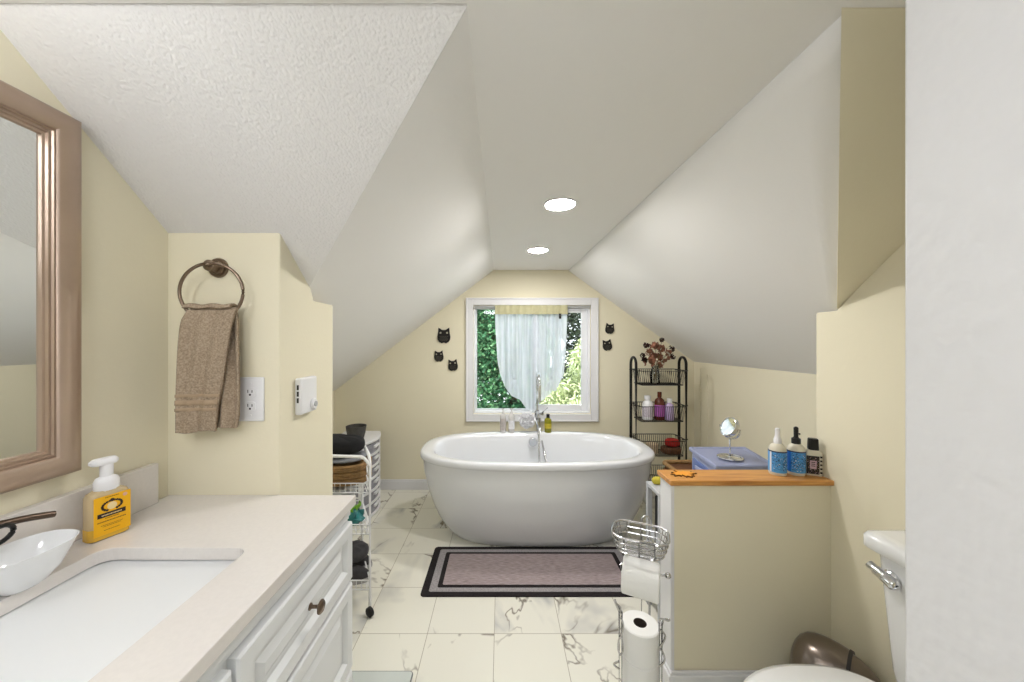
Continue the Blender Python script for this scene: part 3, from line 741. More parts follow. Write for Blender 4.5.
# ================================================================== MIRROR
def mirror():
    t = Thing('wall_mirror', 'large wall mirror with a brushed bronze frame above the counter', 'mirror', (XL+0.002, 0.30, 1.032))
    ya, yb, za, zb = -0.28, 0.832, 1.030, 1.846
    X = XL + 0.002
    # profile across the frame: (inset, thickness)
    pf = [(0.0,0.0),(0.0,0.020),(0.004,0.026),(0.012,0.031),(0.024,0.033),(0.036,0.030),(0.046,0.024),(0.052,0.018),(0.054,0.020),(0.058,0.021),(0.061,0.017),(0.063,0.0185),(0.067,0.018),(0.069,0.013),(0.074,0.012),(0.076,0.005)]
    pf = [(i*0.87, d) for i, d in pf]
    rs = [[(X+d, ya+i, za+i), (X+d, yb-i, za+i), (X+d, yb-i, zb-i), (X+d, ya+i, zb-i)] for i, d in pf]
    t.part('frame', MB().rings(rs, cap0=True, cap1=False), M['bronze'], angle=55)
    t.part('mirror_glass', MB().box(X+0.003, X+0.006, ya+0.062, yb-0.062, za+0.062, zb-0.062), M['mirror'], smooth=False)
mirror()

# ================================================================== TOWEL RING, TOWEL
YW = 1.074
rc = P(219, 268, YW)
t = Thing('towel_ring', 'antique nickel towel ring mounted on the cream wall', 'towel ring', (rc.x, YW, rc.z))
Mx = Matrix.Translation((rc.x, YW, rc.z)) @ Matrix.Rotation(R(90), 4, 'X')
t.part('wall_plate', MB().lathe([(0.030,0),(0.030,0.004),(0.027,0.008),(0.022,0.008),(0.020,0.012),(0.014,0.014),(0.013,0.030),(0.017,0.034),(0.016,0.040),(0.001,0.043)], (0,0,0), 32, M_=Mx), M['nickel'])
yr = YW - 0.040
cr_ = P(212.5, 292, yr); rx, rz = 30*yr/FPX, 28.5*yr/FPX
ring_pts = [(cr_.x + rx*math.cos(a), yr - 0.004 + 0.006*math.cos(a), cr_.z + rz*math.sin(a)) for a in [2*PI*i/64 for i in range(64)]]
t.part('ring', MB().tube(ring_pts, 0.0046, 12, closed=True), M['nickel'])
hk = P(209.5, 264.5, yr)
t.part('clasp', MB().sphere((hk.x, yr-0.004, hk.z), 0.0075, 14).tube([(hk.x, yr-0.004, hk.z), (rc.x, YW-0.036, rc.z-0.002)], 0.005, 10), M['nickel'])

def towel():
    yt = yr - 0.002
    t = Thing('hand_towel', 'taupe terry hand towel draped through the towel ring', 'towel', (cr_.x, yt, P(0,431,yt).z))
    def path(front_len, back_len):
        pass
    # front layer: grid with edges following the photograph
    le = [(308,188),(320,183),(345,181),(380,179.5),(405,178.5),(432,178)]
    re = [(308,233),(320,231.5),(345,227),(380,222),(405,217),(432,214)]
    ztop = P(0,308,yt).z
    def front(u, v):
        py = 307 + 125*v + (1.2*math.sin(u*6) if v > 0.9 else 0)
        l = interp(py, le); r = interp(py, re); px = l + (r-l)*u
        yy = yt - 0.010 - 0.012*math.sin(min(1, v*5)*PI/2) - 0.005*math.sin(u*8+1)*v - 0.003*math.sin(u*17+v*3) + 0.012*u*v
        p = P(px, py, yt - 0.02)
        if v < 0.03: yy = yt - 0.004
        return (p.x, yy, p.z)
    f = MB().grid(front, 50, 90)
    fo = t.part('front_fold', f, M['towel'], solid=0.009, recalc=False)
    le2 = [(306,205),(330,204),(380,206),(432,204)]
    re2 = [(306,234),(318,237),(335,238.5),(380,240),(415,240),(428,238)]
    def back(u, v):
        py = 307 + (118+4*math.sin(u*3))*v + 1.5*math.sin(u*9)*v
        l = interp(py, le2); r = interp(py, re2); px = l + (r-l)*u
        yy = yt + 0.006 - 0.008*math.sin(u*13+0.8)*min(1, v*4) - 0.010*(u-0.5)*v
        p = P(px, py, yt)
        return (p.x, yy, p.z)
    t.part('back_fold', MB().grid(back, 40, 70), M['towel'], solid=0.008, recalc=False)
    # saddle over the ring
    def saddle(u, v):
        px = 187 + 47*u; a = PI*v
        zb = cr_.z - rz*math.sqrt(max(0.02, 1-((P(px,0,yt).x-cr_.x)/rx)**2)) 
        zb = max(zb, ztop-0.012) if False else ztop - 0.002
        return (P(px,0,yt).x, yt + 0.014*-math.cos(a), zb + 0.010*math.sin(a) + 0.002*math.sin(u*14))
    t.part('top_fold', MB().grid(saddle, 40, 10), M['towel'], solid=0.008, recalc=False)
    # woven bands
    for (pa, pb) in ((394, 397), (400, 405), (408, 411)):
        def band(u, v, pa=pa, pb=pb):
            vv = ((pa + (pb-pa)*v) - 307)/125
            q = front(u, vv); return (q[0]*1.0, q[1]-0.0052, q[2])
        t.part('woven_band', MB().grid(band, 50, 3), M['towel_band'], parent=fo, solid=0.002, recalc=False)
towel()

# outlet on stub wall
def outlet(px0, px1, py0, py1, Y):
    a, b = P(px0, py0, Y), P(px1, py1, Y)
    t = Thing('wall_outlet', 'white duplex wall outlet right of the hanging towel', 'outlet', ((a.x+b.x)/2, Y, b.z))
    t.part('cover_plate', MB().box(a.x, b.x, Y-0.006, Y, b.z, a.z), M['white_plastic'], bevel=0.003)
    cx = (a.x+b.x)/2; cz = (a.z+b.z)/2
    for s2 in (1, -1):
        zc = cz + s2*0.021
        pts = rrect(cx-0.016, cx+0.016, zc-0.014, zc+0.014, 0.009, 5)
        f = t.part('socket', MB().prism(pts, lambda p: (p[0], Y-0.006, p[1]), lambda p: (p[0], Y-0.0085, p[1])), M['white_plastic'])
        m = MB().box(cx-0.0075, cx-0.0055, Y-0.0090, Y-0.0083, zc-0.001, zc+0.008).box(cx+0.0050, cx+0.0072, Y-0.0090, Y-0.0083, zc-0.001, zc+0.007)
        m.prism(arc(cx, zc-0.007, 0.003, 0, 2*PI*0.94, 12), lambda p: (p[0], Y-0.0090, p[1]), lambda p: (p[0], Y-0.0083, p[1]))
        t.part('slots', m, M['slot'], parent=f, smooth=False, label='dark socket slots')
    for zc in (cz+0.048, cz-0.048):
        Mx_ = Matrix.Translation((cx, Y-0.006, zc)) @ Matrix.Rotation(R(90), 4, 'X')
        t.part('screw', MB().lathe([(0.0035,0),(0.003,0.0015),(0.0005,0.0018)], (0,0,0), 12, M_=Mx_), M['white_plastic'])
outlet(239, 265, 377, 421, YW)

# plug-in device on side of stub wall
def device():
    X = -0.669; ya, yb = 1.150, 1.262
    z1_, z0_ = 1.212, 1.092
    t = Thing('plug_in_device', 'white plug-in air device with dark vents on the narrow wall side', 'plug-in device', (X, (ya+yb)/2, z0_))
    b = t.part('housing', MB().box(X, X+0.022, ya, yb-0.012, z0_, z1_), M['white_plastic'], bevel=0.006, bseg=3)
    m = MB()
    for i in range(3):
        zc = z1_ - 0.022 - i*0.021
        m.box(X+0.008, X+0.014, ya-0.0012, ya+0.004, zc-0.016, zc)
    t.part('vent', m, M['slot'], smooth=False, label='dark vertical vent slots')
    t.part('plug_body', MB().lathe([(0.020,0),(0.020,0.004),(0.016,0.008),(0.001,0.009)], (0,0,0), 24, M_=Matrix.Translation((X+0.022, 1.222, 1.118)) @ Matrix.Rotation(R(90), 4, 'Y')), M['white_plastic'])
    t.part('dial', MB().lathe([(0.009,0),(0.009,0.004),(0.001,0.005)], (0,0,0), 16, M_=Matrix.Translation((X+0.030, 1.222, 1.118)) @ Matrix.Rotation(R(90), 4, 'Y')), M['grey_plastic'])
device()

# ================================================================== TUB
def tub():
    cx, cy = 0.250, 2.573
    t = Thing('freestanding_bathtub', 'white oval freestanding bathtub below the window', 'bathtub', (cx, cy, 0))
    out = [(0.595,0.270,0.0),(0.615,0.285,0.012),(0.665,0.308,0.06),(0.718,0.335,0.14),(0.762,0.360,0.24),(0.795,0.382,0.35),(0.816,0.396,0.45),(0.827,0.404,0.535),
           (0.831,0.407,0.540),(0.841,0.413,0.544),(0.844,0.415,0.552),(0.844,0.415,0.570),(0.838,0.411,0.579),(0.826,0.403,0.583),
           (0.770,0.362,0.581),(0.752,0.350,0.576),(0.740,0.340,0.562),(0.728,0.330,0.52),(0.70,0.312,0.42),(0.66,0.292,0.30),(0.60,0.262,0.19),(0.53,0.225,0.145),(0.42,0.17,0.13),(0.1,0.05,0.126)]
    rs = []
    for a, b, z in out:
        n = 2.75
        rs.append(superring(cx, cy, a*0.970, b, z, n, 96))
    m = MB().rings(rs)
    t.part('shell', m, M['acrylic'], angle=70)
    Mx_ = Matrix.Translation(P(533, 442, 2.86)) @ Matrix.Rotation(R(90), 4, 'X')
    t.part('overflow_plate', MB().lathe([(0.034,-0.03),(0.034,0.004),(0.030,0.008),(0.001,0.009)], (0,0,0), 28, M_=Mx_), M['chrome'], label='chrome overflow plate on the inner far wall')
    t.part('drain', MB().lathe([(0.035,0.126),(0.035,0.133),(0.02,0.136),(0.001,0.136)], (cx+0.03, cy, 0), 24), M['chrome'], label='chrome drain')
    return t
tub()

def tub_faucet():
    yb = 3.06
    bx = P(537, 0, yb).x
    t = Thing('tub_filler', 'tall chrome floor mounted tub filler behind the tub', 'faucet', (bx, yb, 0))
    t.part('base_flange', MB().lathe([(0.035,0),(0.035,0.006),(0.016,0.012)], (bx,yb,0), 28), M['chrome'])
    t.part('riser', MB().tube([(bx,yb,0.01),(bx,yb,0.80)], 0.013, 16), M['chrome'])
    zt = P(0, 374, 2.95).z
    pts = [(bx,yb,0.79)] + [(bx, yb, zt-0.12)] + [(bx, yb-0.10+0.10*math.cos(a), zt-0.10+0.10*math.sin(a)) for a in [PI*i/12 for i in range(0, 13)]][1:] 
    pts2 = pts + [(bx-0.0, yb-0.20, zt-0.22)]
    t.part('spout', MB().tube(pts2, 0.0125, 14), M['chrome'])
    bz = P(0, 414, yb-0.02).z
    v_ = t.part('valve_body', MB().tube([(bx-0.02,yb,bz),(bx+0.055,yb,bz)], 0.018, 16).lathe([(0.020,-0.03),(0.020,0.03)], (bx,yb,bz), 20), M['chrome'])
    t.part('lever', MB().tube([(bx+0.04,yb-0.01,bz+0.005),(bx+0.09,yb-0.02,bz+0.055)], [0.007,0.005], 10), M['chrome'], parent=v_)
    # hand shower: cradle, wand and hose hanging into the tub
    t.part('cradle', MB().tube([(bx,yb-0.01,bz-0.035),(bx+0.01,yb-0.075,bz-0.035)], 0.009, 10), M['chrome'])
    t.part('hand_shower', MB().tube([(bx+0.010,yb-0.085,bz-0.02),(bx+0.014,yb-0.095,bz-0.10),(bx+0.02,yb-0.12,bz-0.17)], [0.013,0.011,0.0095], 14), M['chrome'])
    t.part('hose', MB().tube(catmull([(bx+0.02,yb-0.12,bz-0.17),(bx+0.042,2.76,0.40),(bx+0.05,2.66,0.20),(bx+0.02,2.60,0.145),(bx-0.02,2.64,0.17),(bx-0.012,2.76,0.36),(bx-0.008,2.83,0.56),(bx-0.008,2.88,0.62),(bx-0.008,3.02,0.66),(bx-0.004,yb-0.005,bz-0.02)], 8), 0.0075, 10), M['satin'])
tub_faucet()

# ------------------------------------------------------------------ items on tub rim
RZ = 0.5815
def pump_bottle(px, Y, h, r, label, m_body, m_cap, group=None, capstyle='pump'):
    x = (px - VX)/FPX*Y
    t = Thing('toiletry_bottle', label, 'bottle', (x, Y, RZ), group=group)
    b = t.part('body', MB().lathe([(r*0.92,0),(r,0.004),(r,h*0.68),(r*0.9,h*0.74),(r*0.4,h*0.80),(r*0.4,h*0.82)], (x,Y,RZ), 24), m_body)
    if capstyle == 'pump':
        t.part('cap', MB().lathe([(r*0.45,h*0.80),(r*0.45,h*0.86),(r*0.2,h*0.87),(r*0.2,h*0.97),(r*0.5,h*0.97),(r*0.5,h),(0.001,h)], (x,Y,RZ), 18), m_cap)
    else:
        t.part('cap', MB().lathe([(r*0.48,h*0.80),(r*0.48,h*0.99),(r*0.4,h),(0.001,h)], (x,Y,RZ), 18), m_cap)
    return t, b, x
t, b, x = pump_bottle(503, 2.95, 0.195, 0.024, 'left one of the two milky bottles on the tub rim, greyish label', M['milky'], M['milky'], 'milky bottles on the tub rim')
t.part('label', MB().lathe([(0.0243,0.02),(0.0243,0.115)], (x,2.95,RZ), 24, cap0=False, cap1=False), mat('greyish_label', srgb(188,180,176), 0.6, vary=0.15, vscale=90))
t, b, x = pump_bottle(511.5, 2.95, 0.195, 0.025, 'right one of the two milky bottles on the tub rim, whiter', M['milky'], M['milky'], 'milky bottles on the tub rim')
t.part('label', MB().lathe([(0.0253,0.03),(0.0253,0.10)], (x,2.95,RZ), 24, cap0=False, cap1=False), mat('white_label', srgb(232,232,236), 0.6, vary=0.1, vscale=90))
t, b, x = pump_bottle(548, 2.95, 0.150, 0.030, 'olive green bottle with a black cap on the tub rim', M['olive_liquid'], M['black_plastic'], None, 'cap')
t.part('label', MB().lathe([(0.0303,0.035),(0.0303,0.075)], (x,2.95,RZ), 24, cap0=False, cap1=False), mat('yellow_band_label', srgb(186,170,50), 0.5, vary=0.15, vscale=90))
# bath pouf hanging at the filler
pc = P(527, 420, 2.955)
m = MB()
rd2 = random.Random(4)
for i in range(46):
    th, ph = math.acos(1-2*(i+0.5)/46), i*2.4
    d = Vector((math.sin(th)*math.cos(ph), math.sin(th)*math.sin(ph)*0.7, math.cos(th)))
    c = pc + d*0.036
    x_, y_ = frame_from_dir(d)
    tw = rd2.uniform(0, PI)
    def ruffle(u, v):
        a = 2*PI*u
        rr_ = 0.012 + 0.030*v
        q = c + (x_*math.cos(a+tw) + y_*math.sin(a+tw)*0.6)*rr_ + d*(0.024*v + 0.006*math.sin(3*a)*v)
        return q
    m.grid(ruffle, 14, 3)
lp = MB()
t = Thing('bath_pouf', 'white mesh bath pouf hanging beside the tub filler', 'bath pouf', (pc.x, pc.y, pc.z-0.065))
t.part('netting', m, M['loofah'], recalc=False)
t.part('cord', MB().tube(catmull([pc+Vector((0,0,0.03)), pc+Vector((0.02,0.02,0.065)), pc+Vector((0.06,0.07,0.070)), pc+Vector((0.075,0.085,0.060))], 6), 0.0018, 6), M['loofah'])

# ================================================================== RUG
def rug():
    xa, xb = -0.424, 0.796; ya, yb = 1.850, 2.296
    t = MB(); z = 0.0
    lay = [(0.0, 0.006, 0, 0.022), (0.040, 0.0072, 1, 0.012), (0.080, 0.0084, 0, 0.010), (0.106, 0.0094, 2, 0.008)]
    for ins, h, mi, r in lay:
        pts = rrect(xa+ins, xb-ins, ya+ins*0.78, yb-ins*0.78, r, 6)
        t.rings([[(p[0], p[1], 0.0006) for p in pts], [(p[0], p[1], h-0.001) for p in pts], [(p[0]*1.0+(0.001 if p[0] < 0.2 else -0.001), p[1], h) for p in pts]], mi=mi)
    o = t.build('bath_rug', [M['rug_black'], M['rug_grey'], M['rug_taupe']], None, ((xa+xb)/2, (ya+yb)/2, 0))
    tag(o, 'taupe bath rug with black and grey borders in front of the tub', 'rug')
rug()

# ================================================================== OWLS
def owl(px, py, hpx, rot, label):
    Y = YB; c = P(px, py, Y); h = hpx*Y/FPX; s2 = h/2
    t = Thing('owl_ornament', label, 'wall decoration', (c.x, Y, c.z-s2), group='black owl cutouts on the back wall')
    out = [(0,0.70),(0.28,0.74),(0.52,0.92),(0.70,1.0),(0.72,0.60),(0.76,0.25),(0.84,-0.15),(0.80,-0.55),(0.58,-0.86),(0.40,-0.92),(0.34,-1.0),(0.18,-0.98),(0.12,-0.92)]
    poly = out + [(-a, b) for a, b in out[::-1][:-1]] 
    ca, sa = math.cos(R(rot)), math.sin(R(rot))
    mp2 = lambda p, y: (c.x + (p[0]*ca - p[1]*sa)*s2, y, c.z + (p[0]*sa + p[1]*ca)*s2)
    bmm = MB().prism(poly, lambda p: mp2(p, Y-0.012), lambda p: mp2(p, Y-0.001))
    b = t.part('body', bmm, M['black_metal'], bevel=0.001)
    for sg in (-1, 1):
        t.part('eye', MB().prism(arc(sg*0.42, 0.34, 0.13, 0, 2*PI*0.95, 14), lambda p: mp2(p, Y-0.0135), lambda p: mp2(p, Y-0.0115)), M['cutout'], smooth=False, label='pale cutout eye')
    m = MB()
    for r_ in range(4):
        for q in range(5 - (r_ % 2)):
            m.prism(arc((q-(4-(r_%2))/2)*0.24, -0.12-r_*0.18, 0.06, 0, 2*PI*0.9, 6), lambda p: mp2(p, Y-0.0132), lambda p: mp2(p, Y-0.0115))
    t.part('feather_cutouts', m, M['cutout_dim'], smooth=False)
    return t
M['cutout'] = mat('owl_eye_cutout', srgb(170, 164, 146), 0.8, vary=0.05)
M['cutout_dim'] = mat('owl_feather_cutout', srgb(96, 92, 84), 0.8, vary=0.05)
owl(444, 335.5, 15.5, 0, 'largest black owl cutout, left of the window')
owl(439, 356, 11, 2, 'small black owl cutout below the largest one, further from the window')
owl(453, 365, 11.5, 4, 'lowest small black owl cutout left of the window')
owl(609.5, 328.5, 10.5, -4, 'upper of the two small black owls right of the window')
owl(607, 345, 11, 8, 'lower of the two small black owls right of the window')

# ================================================================== BLACK RACK
RXL, RXR, RY0, RY1 = 1.088, 1.492, 2.86, 2.975
def rack():
    t = Thing('storage_rack', 'black three tier metal wire basket rack in the back right corner', 'rack', ((RXL+RXR)/2, (RY0+RY1)/2, 0))
    for x in (RXL, RXR):
        ztop = 1.205; r = (RY1-RY0)/2; yc = (RY0+RY1)/2
        pts = [(x, RY0, 0.05), (x, RY0, ztop-r)] + [(x, yc - r*math.cos(a), ztop-r+r*math.sin(a)) for a in [PI*i/10 for i in range(1, 10)]] + [(x, RY1, ztop-r), (x, RY1, 0.05)]
        t.part('upright', MB().tube(pts, 0.011, 10), M['black_metal'])
    for x in (RXL, RXR):
        for y in (RY0, RY1):
            w_ = t.part('caster', MB().lathe([(0.022,-0.009),(0.025,-0.005),(0.025,0.005),(0.022,0.009)], (0,0,0), 18, M_=Matrix.Translation((x,y,0.025)) @ Matrix.Rotation(R(90),4,'Y')).tube([(x,y,0.025),(x,y,0.055)], 0.006, 8), M['rubber'])
    for zr_, zb_ in ((1.10,0.985),(0.818,0.695),(0.545,0.42),(0.28,0.16)):
        x0_, x1_ = RXL-0.0+0.012, RXR-0.012
        y0_, y1_ = RY0-0.055, RY1+0.055
        rim = [(p[0], p[1], zr_) for p in rrect(x0_, x1_, y0_, y1_, 0.03, 5)]
        m = MB().tube(rim, 0.0035, 6, closed=True)
        m.tube([(RXL-0.012, RY0, zr_), (x0_+0.02, RY0, zr_)], 0.005, 6).tube([(RXR+0.012, RY0, zr_), (x1_-0.02, RY0, zr_)], 0.005, 6)
        m.tube([(RXL-0.012, RY1, zr_), (x0_+0.02, RY1, zr_)], 0.005, 6).tube([(RXR+0.012, RY1, zr_), (x1_-0.02, RY1, zr_)], 0.005, 6)
        ins = 0.022
        bot = [(p[0], p[1], zb_) for p in rrect(x0_+ins, x1_-ins, y0_+ins, y1_-ins, 0.02, 5)]
        m.tube(bot, 0.003, 6, closed=True)
        n = 20
        for i in range(n):
            u = (i+0.5)/n; xa = x0_+0.02 + (x1_-x0_-0.04)*u; xb = x0_+ins+0.01 + (x1_-x0_-2*ins-0.02)*u
            m.tube([(xa, y0_, zr_), (xb, y0_+ins, zb_), (xb, y1_-ins, zb_), (xa, y1_, zr_)], 0.0022, 5)
        for i in range(9):
            u = (i+0.5)/9; ya = y0_+0.02 + (y1_-y0_-0.04)*u; yb = y0_+ins+0.008 + (y1_-y0_-2*ins-0.016)*u
            m.tube([(x0_, ya, zr_), (x0_+ins, yb, zb_), (x1_-ins, yb, zb_), (x1_, ya, zr_)], 0.0016, 5)
        t.part('basket', m, M['black_metal'])
rack()
T1, T2, T3 = 0.988, 0.698, 0.423
# vase with dried flowers
vx, vyy = P(655, 0, 2.92).x, 2.92
t = Thing('flower_vase', 'clear glass vase on the top tier of the black rack', 'vase', (vx, vyy, T1))
t.part('glass', MB().lathe([(0.030,0),(0.036,0.006),(0.038,0.08),(0.028,0.115),(0.026,0.13),(0.032,0.15),(0.030,0.15),(0.024,0.13),(0.026,0.115),(0.035,0.08),(0.033,0.010),(0.001,0.008)], (vx,vyy,T1), 28), M['clear'])
df = Thing('dried_flowers', 'bunch of dried reddish brown flowers standing in the glass vase', 'dried flowers', (vx, vyy, T1+0.012))
rd3 = random.Random(9)
heads = [(649,352,.022),(656,346,.026),(662,349,.024),(645,360,.020),(651,361,.028),(659,357,.026),(668,352,.018),(672,349,.017),(673,357,.016),(646,345,.018),(662,340,.014),(654,356,.026),(665,360,.016),(659,365,.02),(643,355,.015),(669,358,.014)]
stm = MB(); fparts = []
for i, (px, py, r) in enumerate(heads):
    Yh = vyy + rd3.uniform(-0.05, 0.05); c = P(px, py, Yh)
    b0 = Vector((vx+rd3.uniform(-.014,.014), vyy+rd3.uniform(-.014,.014), T1+0.016))
    mid = Vector((vx+(c.x-vx)*0.25, vyy+(Yh-vyy)*0.2, T1+0.15))
    stm.tube(catmull([b0, mid, c], 6), 0.0017, 5)
    tgt = MB(); fparts.append((tgt, i in (3, 7, 8, 9, 10, 14)))
    for k in range(14):
        q = c + Vector((rd3.gauss(0,1), rd3.gauss(0,1), rd3.gauss(0,1)))*r*0.42
        dd = (q-c).normalized() if (q-c).length > 1e-4 else Vector((0,0,1))
        x_, y_ = frame_from_dir(dd)
        s2 = r*rd3.uniform(0.45, 0.75)
        tgt.grid(lambda u, v: q + x_*(u-0.5)*s2*2*(1-0.5*abs(v-0.5)) + y_*(v-0.5)*s2*2 + dd*(0.5*s2*((u-0.5)**2+(v-0.5)**2)*4), 3, 3)
df.part('stems', stm, M['stem'])
for q_, dk in fparts:
    df.part('seed_head' if dk else 'flower_head', q_, M['flower_dark'] if dk else M['flower'], recalc=False, smooth=False)

def shelf_bottle(px, Y, z, h, r, m_body, m_cap, label, lab=None, neck=0.35, capr=0.5, caph=0.16):
    x = (px-VX)/FPX*Y
    t = Thing('toiletry_bottle', label, 'bottle', (x, Y, z), group='bottles in the middle rack basket')
    hb = h*(1-caph)
    t.part('body', MB().lathe([(r*.9,0),(r,0.005),(r,hb*.72),(r*.85,hb*.84),(r*neck,hb*.93),(r*neck,hb)], (x,Y,z), 24), m_body)
    t.part('cap', MB().lathe([(r*capr,hb*0.96),(r*capr,h*0.99),(r*capr*.85,h),(0.001,h)], (x,Y,z), 20), m_cap)
    if lab: t.part('label', MB().lathe([(r*1.01,hb*.15),(r*1.01,hb*.62)], (x,Y,z), 24, cap0=False, cap1=False), lab)
shelf_bottle(647.5, 2.90, T2, 0.195, 0.041, M['white_plastic'], M['white_plastic'], 'white round bottle, leftmost in the middle basket of the black rack', mat('pale_print_label', srgb(216,206,216), 0.6, vary=0.15, vscale=80), capr=0.62, caph=0.12)
shelf_bottle(659.5, 2.90, T2, 0.225, 0.040, M['amber'], M['amber'], 'amber bottle with violet label in the middle rack basket', M['purple'], capr=0.42, caph=0.14)
shelf_bottle(669.5, 2.88, T2, 0.175, 0.034, M['lavender'], M['white_plastic'], 'lavender bottle with pale cap, rightmost in the middle rack basket', None, capr=0.6)
# items in the lower basket
c = P(672, 440, 2.90)
m = MB()
m.rings([superring(c.x, c.y, 0.052*(1+0.2*math.sin(i*1.3)), 0.038, T3 + 0.055+0.022*i, 2.3, 20) for i in range(4)])
tag(m.build('red_washcloth', M['red_cloth'], None, (c.x, c.y, T3+0.055), subsurf=1), 'folded red cloth on top in the lower basket of the black rack', 'cloth')
m = MB(); m.rings([superring(c.x-0.01, c.y, 0.075*s2, 0.06*s2, T3 + 0.002+z_, 3, 24) for s2, z_ in ((0.85,0),(1,0.01),(1,0.04),(0.85,0.05))])
tag(m.build('folded_cloth', M['wicker'], None, (c.x-0.01, c.y, T3)), 'dark brown folded cloth under the red one in the rack basket', 'cloth')
c2 = P(652, 0, 2.92)
m = MB().lathe([(0.045,0),(0.05,0.01),(0.05,0.07),(0.045,0.075),(0.001,0.078)], (c2.x, 2.92, T3), 24)
tag(m.build('storage_jar', mat('beige_jar', srgb(196,176,150), 0.5, vary=0.1), None, (c2.x, 2.92, T3)), 'low beige jar at the left of the lower rack basket', 'jar')

# ================================================================== PONY WALL TOP + ITEMS
tag(MB().box(0.636, XR+0.0, 1.330, 1.449, 0.790, 0.810).build('wooden_ledge', M['pine'], None, (0.94, 1.39, 0.790), bevel=0.003), 'orange pine board capping the half wall', 'ledge')
LZ = 0.810
def leaf_ornament():
    c = P(683, 474.5, 1.395); c.z = LZ
    pts0 = [(0,-1.0),(0.10,-0.45),(0.55,-0.62),(0.48,-0.40),(0.95,-0.20),(0.80,-0.05),(1.0,0.30),(0.62,0.28),(0.55,0.50),(0.30,0.25),(0.36,0.80),(0.18,0.72),(0,1.0)]
    poly = pts0 + [(-a, b) for a, b in pts0[::-1][1:-1]]
    s2 = 0.054; rot = R(200)
    f = lambda p, z, k: (c.x + (p[0]*math.cos(rot)-p[1]*math.sin(rot))*s2*k, c.y + (p[0]*math.sin(rot)+p[1]*math.cos(rot))*s2*k*0.75, z)
    t = Thing('leaf_coaster', 'orange wooden maple leaf cutout lying on the pine ledge', 'ornament', (c.x, c.y, LZ))
    t.part('edge', MB().prism(poly, lambda p: f(p, LZ, 1), lambda p: f(p, LZ+0.004, 1)), mat('charred_edge', srgb(92,56,22), 0.7, vary=0.1), label='dark outline edge')
    t.part('leaf', MB().prism(poly, lambda p: f(p, LZ+0.004, 0.86), lambda p: f(p, LZ+0.0055, 0.86)), mat('orange_leaf_wood', srgb(236,160,52), 0.5, vary=0.05))
leaf_ornament()

def lbl_speckle(t, x, Y, r, z0_, z1_, matl, a0, a1, seed, n=110, parent=None):
    rr_ = random.Random(seed); m = MB()
    for i in range(n):
        a = R(rr_.uniform(a0, a1)); z = rr_.uniform(z0_, z1_); w_ = rr_.uniform(0.0012, 0.0034); h_ = rr_.uniform(0.001, 0.0026)
        da = w_/r
        rr2 = r + 0.0005
        m.add([(x+rr2*math.cos(a), Y+rr2*math.sin(a), z), (x+rr2*math.cos(a+da), Y+rr2*math.sin(a+da), z+0.0006), (x+rr2*math.cos(a+da), Y+rr2*math.sin(a+da), z+h_), (x+rr2*math.cos(a), Y+rr2*math.sin(a), z+h_)], [(0,1,2,3)])
    t.part('label_print', m, matl, smooth=False, recalc=False, parent=parent)
def blue_bottle(px, Y, h, black, label):
    x = (px-VX)/FPX*Y; r = 0.0295; z = LZ
    t = Thing('spray_bottle', label, 'bottle', (x, Y, z), group='blue labelled bottles on the ledge')
    hb = 0.118
    b = t.part('body', MB().lathe([(r*.92,0),(r,0.005),(r,0.094),(r*.93,0.106),(r*.66,0.117),(r*.42,0.122),(r*.42,0.126)], (x,Y,z), 32), M['ivory_plastic'])
    lb = t.part('label', MB().lathe([(r+.0006,0.012),(r+.0006,0.092)], (x,Y,z), 40, cap0=False, cap1=False), M['blue_label'], label='sky blue label')
    t.part('label_band', MB().lathe([(r+.0009,0.090),(r+.0009,0.095)], (x,Y,z), 40, cap0=False, cap1=False), M['navy'], label='navy stripe above the label')
    pa = MB().grid(lambda u, v: (x+(r+.0009)*math.cos(R(180+14*u)), Y+(r+.0009)*math.sin(R(180+14*u)), z+0.013+0.077*v), 6, 1) if not black else MB().grid(lambda u, v: (x+(r+.0009)*math.cos(R(145+55*u)), Y+(r+.0009)*math.sin(R(145+55*u)), z+0.013+0.077*v), 8, 1)
    t.part('label_panel', pa, M['blue_panel'] if black else M['trim'] , parent=lb, recalc=False)
    lbl_speckle(t, x, Y, r+0.001, z+0.020, z+0.086, M['navy'], 198, 312, int(px), 260, parent=lb)
    lbl_speckle(t, x, Y, r+0.0011, z+0.018, z+0.086, M['text_white'], 204, 310, int(px)+1, 30, parent=lb)
    mc = M['black_plastic'] if black else M['white_plastic']
    if black:
        cp_ = t.part('cap', MB().lathe([(0.0150,0.120),(0.0150,0.140),(0.011,0.142),(0.0085,0.145),(0.0075,0.148),(0.0080,0.176),(0.008,0.182),(0.004,0.186),(0.001,0.187)], (x,Y,z), 24), mc)
        t.part('nozzle', MB().tube([(x,Y,z+0.160),(x+0.012,Y-0.004,z+0.158)], 0.0045, 10), mc, parent=cp_)
    else:
        t.part('cap', MB().lathe([(0.0135,0.120),(0.0135,0.136),(0.011,0.142),(0.0085,0.152),(0.0080,0.170),(0.0088,0.172),(0.0070,0.180),(0.001,0.182)], (x,Y,z), 24), mc)
blue_bottle(777.5, 1.400, 0.2, False, 'blue labelled bottle with white cap on the pine ledge')
blue_bottle(796, 1.400, 0.2, True, 'blue labelled bottle with black spray cap on the pine ledge')
